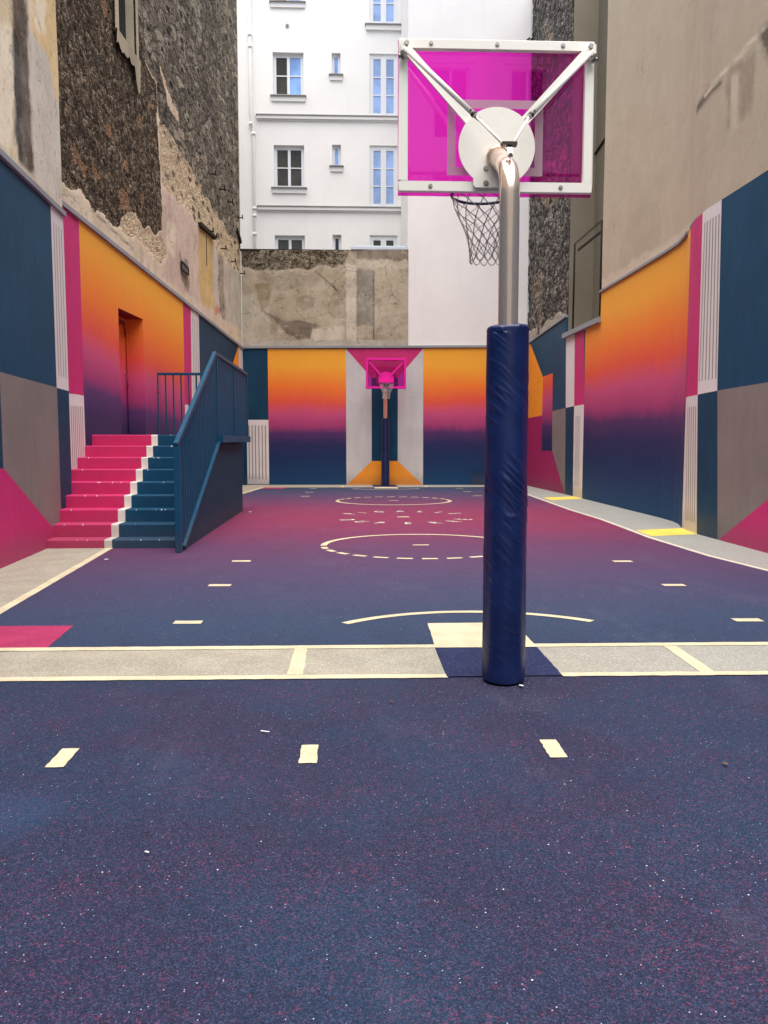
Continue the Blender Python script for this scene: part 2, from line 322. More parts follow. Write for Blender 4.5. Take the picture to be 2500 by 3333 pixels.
# ------------------------------------------------------------------ mesh helpers
class MB:
    def __init__(s): s.v = []; s.f = []; s.mi = []; s.mats = []; s.sm = []
    def mat(s, m):
        m = M[m] if isinstance(m, str) else m
        if m not in s.mats: s.mats.append(m)
        return s.mats.index(m)
    def poly(s, pts, m, smooth=False):
        i = len(s.v); s.v += [tuple(p) for p in pts]; s.f.append(tuple(range(i, i+len(pts)))); s.mi.append(s.mat(m)); s.sm.append(smooth)
    def box(s, a, b, m):
        (x0, y0, z0), (x1, y1, z1) = a, b
        x0, x1 = min(x0, x1), max(x0, x1); y0, y1 = min(y0, y1), max(y0, y1); z0, z1 = min(z0, z1), max(z0, z1)
        P = [(x0,y0,z0),(x1,y0,z0),(x1,y1,z0),(x0,y1,z0),(x0,y0,z1),(x1,y0,z1),(x1,y1,z1),(x0,y1,z1)]
        i = len(s.v); s.v += P; k = s.mat(m)
        for q in ((0,3,2,1),(4,5,6,7),(0,1,5,4),(1,2,6,5),(2,3,7,6),(3,0,4,7)):
            s.f.append(tuple(i+j for j in q)); s.mi.append(k); s.sm.append(False)
    def bar(s, a, b, w, h, m, up=(0, 0, 1)):
        """rectangular bar from a to b, w across, h along up"""
        a, b = Vector(a), Vector(b); d = (b-a).normalized(); r = d.cross(Vector(up))
        if r.length < 1e-4: r = Vector((1, 0, 0))
        r.normalize(); u = r.cross(d).normalized()
        P = []
        for c in (a, b):
            for sx, sy in ((-1,-1),(1,-1),(1,1),(-1,1)): P.append(c + r*(sx*w/2) + u*(sy*h/2))
        i = len(s.v); s.v += [tuple(p) for p in P]; k = s.mat(m)
        for q in ((0,3,2,1),(4,5,6,7),(0,1,5,4),(1,2,6,5),(2,3,7,6),(3,0,4,7)):
            s.f.append(tuple(i+j for j in q)); s.mi.append(k); s.sm.append(False)
    def tube(s, pts, r, m, n=12, caps=True):
        pts = [Vector(p) for p in pts]; N = len(pts); rs = r if isinstance(r, (list, tuple)) else [r]*N
        i0 = len(s.v); k = s.mat(m); ref = None
        for j, p in enumerate(pts):
            d = (pts[min(j+1, N-1)]-pts[max(j-1, 0)]).normalized()
            if ref is None: ref = Vector((1, 0, 0)) if abs(d.x) < .9 else Vector((0, 1, 0))
            ref = (ref - d*ref.dot(d)).normalized(); q = d.cross(ref)
            for a in range(n):
                t = 2*math.pi*a/n; s.v.append(tuple(p + (ref*math.cos(t)+q*math.sin(t))*rs[j]))
        for j in range(N-1):
            for a in range(n):
                b = (a+1) % n
                s.f.append((i0+j*n+a, i0+j*n+b, i0+(j+1)*n+b, i0+(j+1)*n+a)); s.mi.append(k); s.sm.append(True)
        if caps:
            s.f.append(tuple(i0+a for a in range(n))[::-1]); s.mi.append(k); s.sm.append(False)
            s.f.append(tuple(i0+(N-1)*n+a for a in range(n))); s.mi.append(k); s.sm.append(False)
    def build(s, name, parent=None, bevel=0.0, loc=None):
        me = bpy.data.meshes.new(name); me.from_pydata(s.v, [], s.f)
        for m in s.mats: me.materials.append(m)
        me.polygons.foreach_set('material_index', s.mi); me.polygons.foreach_set('use_smooth', s.sm); me.update()
        o = bpy.data.objects.new(name, me); COL.objects.link(o)
        bm = bmesh.new(); bm.from_mesh(me); bmesh.ops.remove_doubles(bm, verts=bm.verts, dist=1e-5); bmesh.ops.recalc_face_normals(bm, faces=bm.faces); bm.to_mesh(me); bm.free()
        if parent: adopt(o, parent)
        if bevel:
            b = o.modifiers.new('soft_edges', 'BEVEL'); b.width = bevel; b.segments = 2; b.limit_method = 'ANGLE'
        return o

def adopt(o, parent):
    """parent o, keeping its coordinates in metres of the court plan"""
    off = Vector(); q = parent
    while q: off += q.location; q = q.parent
    o.parent = parent; o.location = o.location - off
    return o
def tag(o, label=None, cat=None, group=None, kind=None):
    for k, v in (('label', label), ('category', cat), ('group', group), ('kind', kind)):
        if v: o[k] = v
    if cat and not kind: o['kind'] = 'thing'
    return o
def empty(name, label, cat, loc=(0, 0, 0), group=None, rz=0):
    o = bpy.data.objects.new(name, None); COL.objects.link(o); o.location = loc; o.rotation_euler.z = rz; o.empty_display_size = .2
    return tag(o, label, cat, group)

# ------------------------------------------------------------------ plan of the court (metres, court runs along +Y)
LA = [(-5, -3.19), (12.85, -4.26)]                       # (y, x) left wall, front length
LB = [(12.85, -4.41), (27.6, -3.5)]                      # left wall behind the stairs
RP = [(-5, 5.55), (0, 5.55), (12.9, 5.5), (13.5, 5.57), (13.9, 5.66), (14.4, 5.82), (14.9, 5.91), (15.6, 5.94), (18, 5.92), (22.65, 5.88), (27.05, 5.73)]
FP = [(-3.5, 27.6), (5.73, 27.03)]                       # far wall as (x, y)
def lerp_path(path, u):
    for (a, xa), (b, xb) in zip(path, path[1:]):
        if u <= b: break
    return xa + (xb-xa)*(u-a)/(b-a)
def side(path, sgn):
    """(u along y, z, offset into the court) -> world"""
    return lambda u, z, o=0.0: (lerp_path(path, u)+sgn*o, u, z)
def farp(u, z, o=0.0): return (u, lerp_path(FP, u)-o, z)
pLA, pLB, pR = side(LA, 1), side(LB, 1), side(RP, -1)

def panel(mb, P, poly, m, off=.004, cuts=()):
    """flat painted panel given as (u, z), laid on the wall surface"""
    bm = bmesh.new(); vs = [bm.verts.new((u, z, 0)) for u, z in poly]; bm.faces.new(vs)
    for c in cuts:
        if min(p[0] for p in poly) < c < max(p[0] for p in poly):
            bmesh.ops.bisect_plane(bm, geom=bm.verts[:]+bm.edges[:]+bm.faces[:], plane_co=(c, 0, 0), plane_no=(1, 0, 0))
    for f in bm.faces: mb.poly([P(v.co.x, v.co.y, off) for v in f.verts], m)
    bm.free()
def rect(u0, u1, z0, z1): return [(u0, z0), (u1, z0), (u1, z1), (u0, z1)]
def holed(mb, P, u0, u1, z0, z1, holes, m, off=0.0, depth=0.0, mrev=None, us_extra=()):
    """wall rectangle with rectangular openings (u0,u1,z0,z1) and reveals of the given depth"""
    us = sorted({u0, u1, *us_extra, *[c for h in holes for c in h[:2] if u0 < c < u1]}); zs = sorted({z0, z1, *[c for h in holes for c in h[2:] if z0 < c < z1]})
    for a, b in zip(us, us[1:]):
        for c, d in zip(zs, zs[1:]):
            mu, mz = (a+b)/2, (c+d)/2
            if any(h[0] < mu < h[1] and h[2] < mz < h[3] for h in holes): continue
            mb.poly([P(a, c, off), P(b, c, off), P(b, d, off), P(a, d, off)], m)
    if depth:
        for h in holes:
            a, b, c, d = max(h[0], u0), min(h[1], u1), max(h[2], z0), min(h[3], z1)
            for q in (((a, c), (a, d)), ((b, c), (b, d)), ((a, c), (b, c)), ((a, d), (b, d))):
                (ua, za), (ub, zb) = q
                mb.poly([P(ua, za, off), P(ub, zb, off), P(ub, zb, off-depth), P(ua, za, off-depth)], mrev or m)
def slab(mb, P, us, z0, ztop, m, t):
    """solid wall body behind the surface: follows us, top height ztop(u), thickness t"""
    for a, b in zip(us, us[1:]):
        za, zb = ztop(a), ztop(b)
        mb.poly([P(a, z0), P(b, z0), P(b, zb), P(a, za)], m)
        mb.poly([P(a, za), P(b, zb), P(b, zb, -t), P(a, za, -t)], m)
        mb.poly([P(a, z0, -t), P(b, z0, -t), P(b, zb, -t), P(a, za, -t)], m)
    for u in (us[0], us[-1]): mb.poly([P(u, z0), P(u, ztop(u)), P(u, ztop(u), -t), P(u, z0, -t)], m)
def strip_box(P, us, zf, h, out, back, m, name, parent):
    mb = MB()
    for a, b in zip(us, us[1:]):
        za, zb = zf(a), zf(b)
        A = [P(a, za, out), P(a, za+h*.8, out), P(a, za+h, -back), P(a, za, -back)]; B = [P(b, zb, out), P(b, zb+h*.8, out), P(b, zb+h, -back), P(b, zb, -back)]
        for i in range(4):
            j = (i+1) % 4; mb.poly([A[i], A[j], B[j], B[i]], m)
        if a == us[0]: mb.poly(A, m)
        if b == us[-1]: mb.poly(B, m)
    return mb.build(name, parent)
def lin(a, za, b, zb): return lambda u: za+(zb-za)*(u-a)/(b-a)
def frange(a, b, n): return [a+(b-a)*i/n for i in range(n+1)]

# ------------------------------------------------------------------ ground
mb = MB(); mb.poly([(-400, -400, -.02), (400, -400, -.02), (400, 400, -.02), (-400, 400, -.02)], 'street')
tag(mb.build('street'), 'street outside the court, paved pale to bounce light', kind='structure')
mb = MB()
for y0, y1 in ((-4.9, 5), (5, 28)): mb.poly([(-6.4, y0, 0), (7, y0, 0), (7, y1, 0), (-6.4, y1, 0)], 'floor')
tag(mb.build('court_floor'), 'speckled rubber court fading from navy to raspberry at its middle', kind='structure')

def marking(name, polys, m, z=.008, jit=.003, label=None, step=.07):
    mb = MB()
    for poly in polys:
        pts = []
        for (x0, y0), (x1, y1) in zip(poly, poly[1:]+poly[:1]):
            n = max(1, int(math.hypot(x1-x0, y1-y0)/step)) if jit else 1
            n = min(n, 120)
            for i in range(n):
                t = i/n; jx, jy = (random.uniform(-jit, jit), random.uniform(-jit, jit)) if i else (0, 0)
                pts.append((x0+(x1-x0)*t+jx, y0+(y1-y0)*t+jy, z))
        bm = bmesh.new(); f = bm.faces.new([bm.verts.new(p) for p in pts]); bmesh.ops.triangulate(bm, faces=[f])
        for f in bm.faces: mb.poly([v.co[:] for v in f.verts], m)
        bm.free()
    return tag(mb.build(name), label, kind='structure')
CXY = (1.03, 15.93)
def flip(poly): return [(2*CXY[0]-x, 2*CXY[1]-y) for x, y in poly]
# grey border strips
LL = [(-2.97, 5.86), (-3.065, 7.29), (-3.32, 11.4), (-3.34, 16), (-3.08, 22), (-2.72, 26.0)]
RL = [(5.3, 5.86), (4.78, 9.2), (4.625, 10.4), (4.575, 12.4), (4.625, 13.3), (4.71, 15.3), (4.685, 17.4), (4.82, 22.2), (4.95, 26.0)]
wl = [(-4.1, 5.1), (-4.32, 12.7), (-4.45, 13), (-3.55, 27.5)]
marking('border_strip', [[(x, y) for x, y in LL] + wl[::-1]], 'strip', .0026, 0, 'speckled grey strip along the left wall')
marking('border_strip', [RL + [(5.8, 27.1), (6.0, 22), (6.0, 15), (5.9, 14.4), (5.65, 13.3), (5.6, 12.5), (5.6, 5.1)]], 'strip', .0026, 0, 'speckled grey strip along the right wall')
marking('border_strip', [[(-2.6-.6, 5.12), (.605, 5.12), (.605, 5.88), (-2.97, 5.86)], [(1.343, 5.12), (5.4, 5.12), (5.4, 5.86), (1.343, 5.88)]], 'strip', .0026, 0, 'speckled grey strip across the near end of the court')
marking('border_strip', [[(-3.2, 26.0), (.72, 25.99), (.72, 27.4), (-3.45, 27.5)], [(1.47, 25.99), (5.6, 26.0), (5.6, 27.1), (1.47, 27.35)]], 'strip', .0030, 0, 'speckled grey strip below the far wall')
# boundary lines
def ribbon(pts, w):
    L, Rr = [], []
    for i, (x, y) in enumerate(pts):
        a = pts[max(i-1, 0)]; b = pts[min(i+1, len(pts)-1)]; d = Vector((b[0]-a[0], b[1]-a[1])).normalized(); n = Vector((-d.y, d.x))*w/2
        L.append((x+n.x, y+n.y)); Rr.append((x-n.x, y-n.y))
    return L+Rr[::-1]
marking('boundary_line', [ribbon(LL, .095)], 'line', .0052, .002, 'cream line along the left side of the court')
marking('boundary_line', [ribbon(RL, .075)], 'line_white', .0052, .002, 'white line along the right side of the court')
marking('boundary_line', [[(-3.02, 5.87), (5.38, 5.80), (5.38, 5.885), (-3.02, 5.965)]], 'line', .0062, .004, 'cream line at the near end of the court, farther of the pair')
marking('boundary_line', [[(-3.3, 5.135), (.612, 5.085), (.612, 5.165), (-3.3, 5.225)], [(1.343, 5.085), (5.4, 5.03), (5.4, 5.115), (1.343, 5.165)]], 'line', .0062, .004, 'cream line at the near end of the court, nearer of the pair')
marking('boundary_line', [[(-2.9, 25.95), (5.0, 25.93), (5.0, 26.02), (-2.9, 26.05)]], 'line', .0062, .002, 'cream line at the far end of the court')
cross = [[(-.41, 5.19), (-.305, 5.19), (-.313, 5.86), (-.401, 5.86)], [(2.25, 5.12), (2.35, 5.12), (2.36, 5.82), (2.27, 5.82)]]
for c, nm in zip(cross, ('left of the padded pole', 'right of the padded pole')):
    marking('cross_line', [c], 'line', .0056, .003, 'short cream line across the near grey strip, '+nm)
for c in cross: marking('cross_line', [flip(c)], 'line', .0056, .002, 'short cream line across the far grey strip')
box = [(.612, 5.9), (1.345, 5.9), (1.338, 6.64), (.627, 6.635)]
marking('goal_box', [box], 'line', .0056, .003, 'cream square in front of the near padded pole')
marking('goal_box', [[(.752, 25.3), (1.465, 25.3), (1.48, 25.96), (.76, 25.96)]], 'line', .0056, .002, 'cream square in front of the far padded pole')
marking('pole_square', [[(.605, 5.1), (1.343, 5.1), (1.343, 5.81), (.61, 5.82)]], 'court_navy', .0078, .003, 'navy square under the near padded pole')
marking('pole_square', [[(.74, 26.05), (1.5, 26.05), (1.5, 27.2), (.74, 27.2)]], 'court_navy', .0078, .002, 'navy square under the far padded pole')
pinkb = [(-3.0, 5.96), (-2.19, 5.96), (-2.234, 6.67), (-3.02, 6.69)]
marking('corner_square', [pinkb], 'court_pink', .0032, .003, 'raspberry square in the near left corner of the court')
for q, nm in ((flip(pinkb), 'far right'), ([(-2.72, 25.3), (-2.0, 25.3), (-2.0, 25.95), (-2.72, 25.95)], 'far left')):
    marking('corner_square', [q], 'court_pink', .0032, .003, 'raspberry square in the %s corner of the court' % nm)
def arc(cx, cy, r, a0, a1, w, n=64, sy=1.0):
    o = [(cx+(r+w/2)*math.cos(R(a)), cy+sy*(r+w/2)*math.sin(R(a))) for a in frange(a0, a1, n)]
    i = [(cx+(r-w/2)*math.cos(R(a)), cy+sy*(r-w/2)*math.sin(R(a))) for a in frange(a0, a1, n)]
    return o+i[::-1]
# no-charge arcs
for fl, nm in ((0, 'near'), (1, 'far')):
    q = arc(.972, 5.63, 1.449, 45.3, 134.7, .085, 48, 1.0)
    marking('basket_arc', [flip(q) if fl else q], 'line', .0052, .002, 'shallow cream arc in front of the %s hoop' % nm)
    q = arc(1.0, 11.64, 1.38, 0, 180, .09, 72, .97)
    marking('free_throw_arc', [flip(q) if fl else q], 'line', .0052, .002, 'solid half of the %s free throw circle' % nm)
    for k in range(13):
        a = 184+172*(k+.5)/13; h = 4.2
        q = arc(1.0, 11.64, 1.38, a-h, a+h, .09, 4, .97)
        marking('circle_dash', [flip(q) if fl else q], 'line', .0052, .002, 'cream dash of the broken half of the %s free throw circle' % nm)
    for c in ([(.885, 11.615), (1.115, 11.615), (1.115, 11.70), (.885, 11.70)],):
        marking('circle_centre', [flip(c) if fl else c], 'line', .0052, .002, 'small cream bar at the centre of the %s free throw circle' % nm)
marking('circle_centre', [[(.905, 15.87), (1.14, 15.87), (1.14, 16.0), (.905, 16.0)]], 'line', .0052, .002, 'small cream bar at the middle of the court')
dash = []
for x, y in ((-1.345, 10.19), (-1.345, 8.49), (-1.335, 6.755), (3.348, 9.985), (3.328, 8.31), (3.297, 6.655)): dash.append((x, y, 'left' if x < 0 else 'right'))
for x, y, nm in dash:
    q = [(x-.115, y-.055), (x+.115, y-.06), (x+.115, y+.055), (x-.115, y+.06)]
    marking('lane_dash', [q], 'line', .0052, .003, 'short cream lane dash on the near half, %s side' % nm)
for x, y in ((-1.19, 21.87), (-1.16, 23.52), (-1.13, 25.35), (3.38, 21.87), (3.35, 23.62), (3.34, 25.2)):
    marking('lane_dash', [[(x-.115, y-.055), (x+.115, y-.055), (x+.115, y+.055), (x-.115, y+.055)]], 'line', .0052, .003, 'short cream lane dash on the far half of the court')
for x, y, nm in ((-1.36, 3.85, 'leftmost'), (-.202, 3.85, 'middle'), (.98, 3.873, 'rightmost')):
    marking('apron_dash', [[(x-.042, y-.115), (x+.042, y-.115), (x+.042, y+.115), (x-.04, y+.115)]], 'line', .0052, .0035, 'cream dash on the dark apron near the camera, %s of three' % nm, .03)
for q, nm in (([(4.74, 12.95), (5.5, 12.82), (5.63, 13.77), (4.68, 13.42)], 'near'), ([(4.97, 20.2), (5.88, 20.68), (5.88, 21.54), (4.95, 21.1)], 'far')):
    marking('yellow_bar', [[(4.66, 12.6), (5.49, 12.82), (5.6, 13.7), (4.72, 13.44)] if nm == 'near' else q], 'yellow', .0050, .003, 'yellow bar across the right grey strip, %s one' % nm)
# lettering ring
def letter(ch, x, y, rot, size=.40, sx=.62):
    cu = bpy.data.curves.new('letter', 'FONT'); cu.body = ch; cu.size = size; cu.align_x = 'CENTER'; cu.align_y = 'CENTER'; cu.offset = .011
    o = bpy.data.objects.new('letter', cu); COL.objects.link(o); bpy.context.view_layer.update()
    me = bpy.data.meshes.new_from_object(o.evaluated_get(bpy.context.evaluated_depsgraph_get())); bpy.data.objects.remove(o)
    me.transform(Matrix.Translation((x, y, .0052)) @ Matrix.Rotation(rot, 4, 'Z') @ Matrix.Diagonal((sx, 1, 0, 1)))
    me.materials.clear(); me.materials.append(M['line_white'])
    ob = bpy.data.objects.new('painted_letter', me); COL.objects.link(ob)
    tag(ob, 'cream letter %s of the ring of lettering at mid court' % ch[0], kind='structure')
for ch, a in zip('PIGALLE', (146, 129, 111, 90.5, 71, 52, 34)):
    letter(ch, 1.045+1.26*math.cos(R(a)), 15.93+1.24*math.sin(R(a)), R(a-90))
for ch, a in zip('DUPERR\u00c9', (206.5, 226, 245, 269, 292.5, 313, 333.5)):
    letter(ch, 1.045+1.24*math.cos(R(a)), 15.93+1.24*math.sin(R(a)), R(a+90))

# ------------------------------------------------------------------ mural walls
# left, front length
zLA = lambda u: 4.80
w = empty('boundary_wall', 'left mural wall nearest the camera, navy over taupe with a raspberry corner below', 'wall', (-4, 9, 0))
mb = MB(); slab(mb, pLA, [-4.9, 12.85], -.1, zLA, 'navy', .45)
panel(mb, pLA, rect(12.22, 12.846, 2.23, 4.798), 'white', .004)
for u in (12.34, 12.455, 12.59, 12.72): panel(mb, pLA, rect(u-.012, u+.012, 2.42, 4.59), 'groove', .007)
panel(mb, pLA, [(9.94, 0), (12.23, .0), (12.235, 2.245), (9.94, 2.285)], 'greyp', .004)
panel(mb, pLA, [(5, 0), (12.05, 0), (11.97, .17), (9.94, 1.16), (5, 1.2)], 'pink', .007)
panel(mb, pLA, [(12.235, 0), (12.846, 0), (12.846, 2.228), (12.235, 2.24)], 'deep_navy', .0045)
panel(mb, pLA, [(8.2, 1.165), (9.94, 1.16), (9.94, 2.285), (8.2, 2.3)], 'deep_navy', .0045)
mb.build('wall', w)
strip_box(pLA, [-4.9, 12.86], zLA, .09, .05, .2, 'flashing', 'flashing', w)
# left, behind the stairs
zLB = lin(13.2, 5.04, 27.2, 4.44)
w = empty('boundary_wall', 'left mural wall behind the stairs with a sunset fade and a recessed doorway', 'wall', (-4, 18, 0))
door = (15.62, 17.08, 1.565, 3.9)
mb = MB()
for a, b in zip([12.85, 15.62, 17.08, 27.6], [15.62, 17.08, 27.6]):
    if a == 15.62:
        mb.poly([pLB(a, -.1), pLB(b, -.1), pLB(b, 1.565), pLB(a, 1.565)], 'deep_navy'); mb.poly([pLB(a, 3.9), pLB(b, 3.9), pLB(b, zLB(b)), pLB(a, zLB(a))], 'deep_navy')
    else: mb.poly([pLB(a, -.1), pLB(b, -.1), pLB(b, zLB(b)), pLB(a, zLB(a))], 'deep_navy')
    mb.poly([pLB(a, zLB(a)), pLB(b, zLB(b)), pLB(b, zLB(b), -.5), pLB(a, zLB(a), -.5)], 'deep_navy')
panel(mb, pLB, [(13.21, 2.22), (13.84, 2.21), (13.86, zLB(13.86)-.002), (12.86, zLB(12.86)-.002), (12.86, 2.22)], 'pink', .004)
panel(mb, pLB, rect(12.86, 13.84, 0, 2.215), 'white', .004)
for i in range(7): panel(mb, pLB, rect(13.28+.076*i, 13.303+.076*i, .25, 2.03), 'groove', .007)
zt = zLB
panel(mb, pLB, [(13.84, 0), (15.62, 0), (15.62, zt(15.62)-.002), (13.855, zt(13.855)-.002)], 'grad_left', .004)
panel(mb, pLB, [(15.62, 3.9), (17.08, 3.9), (17.08, zt(17.08)-.002), (15.62, zt(15.62)-.002)], 'grad_left', .004)
panel(mb, pLB, [(15.62, 0), (17.08, 0), (17.08, 1.565), (15.62, 1.565)], 'grad_left', .004)
panel(mb, pLB, [(17.08, 0), (20.18, 0), (20.2, zt(20.2)-.002), (17.08, zt(17.08)-.002)], 'grad_left', .004)
panel(mb, pLB, [(20.18, 2.33), (20.86, 2.34), (20.93, zt(20.93)-.002), (20.2, zt(20.2)-.002)], 'pink', .004)
panel(mb, pLB, rect(20.18, 20.86, 0, 2.335), 'white', .004)
for i in range(4): panel(mb, pLB, rect(20.3+.14*i, 20.345+.14*i, .2, 2.1), 'groove', .007)
panel(mb, pLB, [(20.86, 2.34), (21.72, 2.34), (21.73, zt(21.73)-.002), (20.93, zt(20.93)-.002)], 'white', .004)
for u in (21.08, 21.24, 21.41, 21.58): panel(mb, pLB, rect(u-.018, u+.018, 2.5, 4.5), 'groove', .007)
panel(mb, pLB, [(22.6, 1.17), (23.8, 1.17), (23.8, 2.3), (21.72, 2.34), (21.72, 0), (22.5, 0)], 'greyp', .0045)
panel(mb, pLB, [(24.95, 3.38), (25.3, 3.38), (26.86, zt(26.86)-.002), (26.88, zt(26.88)-.002), (26.88, 2.2), (24.95, 2.2)], 'orange', .0045)
panel(mb, pLB, [(22.5, 0), (27.0, 0), (27.0, 2.18), (24.95, 2.2), (24.95, 1.16), (23.8, 1.17)], 'maroon', .005)
panel(mb, pLB, rect(23.8, 24.95, 1.17, 3.38), 'grad_side', .0055)
panel(mb, pLB, [(26.88, 2.3), (27.59, 2.3), (27.59, zt(27.59)-.002), (26.88, zt(26.88)-.002)], 'white', .006)
mb.build('wall', w)
d0 = .33
mb = MB()
a, b, c, d = door
for q in (((a, c), (a, d)), ((b, c), (b, d))):
    mb.poly([pLB(q[0][0], q[0][1], .004), pLB(q[1][0], q[1][1], .004), pLB(q[1][0], q[1][1], -d0), pLB(q[0][0], q[0][1], -d0)], 'grad_left')
mb.poly([pLB(a, d, .004), pLB(b, d, .004), pLB(b, d, -d0), pLB(a, d, -d0)], 'soffit'); mb.poly([pLB(a, c, .004), pLB(b, c, .004), pLB(b, c, -d0), pLB(a, c, -d0)], 'deep_navy')
mb.build('door_recess', w)
mb = MB(); mb.poly([pLB(a, c, -d0), pLB(b, c, -d0), pLB(b, d, -d0), pLB(a, d, -d0)], 'grad_left')
for u0, u1, z0, z1 in ((a+.02, a+.09, c, d-.02), (b-.09, b-.02, c, d-.02), (a+.09, b-.09, d-.09, d-.02)):
    p0, p1 = pLB(u0, z0, -d0), pLB(u1, z1, -d0+.04); mb.poly([pLB(u0, z0, -d0+.03), pLB(u1, z0, -d0+.03), pLB(u1, z1, -d0+.03), pLB(u0, z1, -d0+.03)], 'grad_left')
dr = mb.build('door', w)
mb = MB(); mb.tube([pLB(16.9, 2.5, -d0+.06), pLB(16.9, 2.78, -d0+.06)], .014, 'maroon', 8); mb.tube([pLB(16.9, 2.5, -d0), pLB(16.9, 2.5, -d0+.06)], .01, 'maroon', 6); mb.tube([pLB(16.9, 2.78, -d0), pLB(16.9, 2.78, -d0+.06)], .01, 'maroon', 6); mb.build('handle', dr)
mb = MB(); mb.bar(pLB(16.05, 3.78, -d0+.05), pLB(16.75, 3.78, -d0+.05), .06, .07, 'soffit'); mb.bar(pLB(16.75, 3.76, -d0+.05), pLB(16.85, 3.5, -d0+.05), .02, .02, 'soffit'); mb.build('door_closer', dr)
strip_box(pLB, frange(12.86, 27.6, 8), zLB, .09, .05, .2, 'flashing', 'flashing', w)
mb = MB(); mb.tube([pLB(17.9, 2.50, .0), pLB(17.9, 2.50, .05)], .012, 'maroon', 8); mb.tube([pLB(17.9, 2.47, .05), pLB(17.9, 2.54, .05)], .012, 'maroon', 8); mb.build('gate_catch', w)

# far end
w = empty('boundary_wall', 'far end mural wall with two sunset fades and a white niche behind the far hoop', 'wall', (1, 27.3, 0))
zF = lin(-3.5, 4.46, 5.73, 4.47)
mb = MB(); slab(mb, farp, [-3.5, 5.73], -.1, zF, 'deep_navy', .4)
panel(mb, farp, [(-2.68, 0), (-.125, 0), (-.125, 4.44), (-2.68, 4.44)], 'grad_far')
panel(mb, farp, [(2.40, 0), (5.0, 0), (5.0, 4.46), (2.39, 4.45)], 'grad_far')
panel(mb, farp, [(-.125, 0), (2.40, 0), (2.39, 4.45), (-.125, 4.44)], 'niche')
panel(mb, farp, [(-.12, 4.44), (2.39, 4.445), (1.565, 3.5), (.71, 3.5)], 'pink', .007)
panel(mb, farp, rect(.71, 1.565, .79, 3.5), 'deep_navy', .0075)
panel(mb, farp, [(-.11, .0), (2.40, .0), (1.565, .79), (.71, .79)], 'orange', .007)
panel(mb, farp, rect(-3.40, -2.68, .02, 2.14), 'white', .005)
for x in (-3.33, -3.225, -3.12, -3.005, -2.895, -2.785): panel(mb, farp, rect(x-.017, x+.017, .18, 1.96), 'groove', .008)
mb.build('wall', w)
strip_box(farp, [-3.5, 5.73], zF, .09, .06, .2, 'flashing', 'flashing', w)
mb = MB(); mb.box(farp(4.0, 0.02, .03), farp(4.55, .55, .01), 'hatch'); mb.box(farp(4.0, .55, .04), farp(4.56, .565, .0), 'deep_navy'); mb.build('utility_hatch', w)

# right, full length
w = empty('boundary_wall', 'long right mural wall, bulging, with a sunset fade between striped white pilasters', 'wall', (5.6, 14, 0))
CU = tuple(p[0] for p in RP)
def zR(u):
    if u <= 13.5: return 5.03
    if u <= 19.6: return 5.03+(4.93-5.03)*(u-13.5)/6.1
    if u <= 22.66: return 4.26
    return 4.81+(4.52-4.81)*(u-22.6)/4.4
usR = sorted({-4.9, *[u for u in CU if u > -4.9 and u <= 27.05], 19.6, 19.601, 22.661})
mb = MB(); slab(mb, pR, usR, -.1, zR, 'navy', .5)
pp = lambda poly, m, off=.004: panel(mb, pR, poly, m, off, CU)
pp([(12.31, 2.225), (13.04, 2.205), (13.09, 5.028), (12.38, 5.028)], 'white')
for i in range(6): pp([(12.365+.12*i-.016, 2.41), (12.365+.12*i+.016, 2.41), (12.445+.1*i+.016, 4.84), (12.445+.1*i-.016, 4.84)], 'groove', .007)
pp([(13.04, 2.205), (13.78, 2.20), (13.84, 4.98), (13.6, 5.0), (13.3, 5.026), (13.09, 5.028)], 'pink')
pp([(12.86, 0), (13.78, 0), (13.78, 2.20), (13.04, 2.205)], 'white')
for i in range(5): pp([(12.96+.12*i, .17), (12.995+.12*i, .17), (13.135+.115*i, 2.03), (13.10+.115*i, 2.03)], 'groove', .007)
pp([(12.12, 0), (12.86, 0), (13.04, 2.205), (12.30, 2.228)], 'deep_navy')
pp([(8.0, 0), (12.12, 0), (12.30, 2.228), (10.8, 2.25), (8.0, 2.29)], 'greyp')
pp([(5, 0), (12.09, 0), (10.74, .68), (9.9, 1.15), (9.9, 2.25), (5, 2.3)], 'pink', .0065)
pp([(13.78, 0), (20.81, 0), (20.81, 4.258), (19.602, 4.258), (19.598, 4.928), (13.84, 4.98)], 'grad_side')
pp([(20.81, 2.375), (21.7, 2.37), (21.77, 4.256), (20.92, 4.257)], 'pink')
pp([(21.7, 2.37), (22.52, 2.355), (22.63, 4.255), (21.77, 4.256)], 'white')
pp([(20.81, 0), (21.66, 0), (21.7, 2.37), (20.81, 2.375)], 'white')
pp([(21.08, .3), (21.55, .3), (21.57, 2.1), (21.08, 2.1)], 'niche', .007)
pp([(21.66, 0), (22.4, 0), (22.52, 2.355), (21.7, 2.37)], 'deep_navy')
pp([(22.42, 0), (22.46, 0), (23.8, 1.17), (23.84, 2.31), (22.53, 2.355)], 'greyp', .0045)
pp([(23.80, 1.17), (24.94, 1.15), (24.95, 2.22), (24.93, 3.37), (23.86, 3.4), (23.84, 2.31)], 'grad_side', .005)
pp([(24.93, 3.37), (26.52, 4.54), (27.04, 4.51), (27.04, 2.17), (24.95, 2.22)], 'orange', .005)
pp([(22.46, 0), (27.04, 0), (27.04, 2.17), (24.95, 2.22), (24.94, 1.15), (23.80, 1.17)], 'maroon', .0055)
mb.build('wall', w)
strip_box(pR, [14.25, 14.4, 14.9, 15.6, 18, 19.6], lambda u: 4.985-.0095*(u-13.9), .06, .05, .1, 'flashing', 'flashing', w)
strip_box(pR, [19.56, 22.7], lambda u: 4.24, .15, .10, .5, 'flashing', 'coping', w)
strip_box(pR, [22.66, 27.04], lin(22.6, 4.81, 27, 4.53), .06, .04, .1, 'flashing', 'flashing', w)

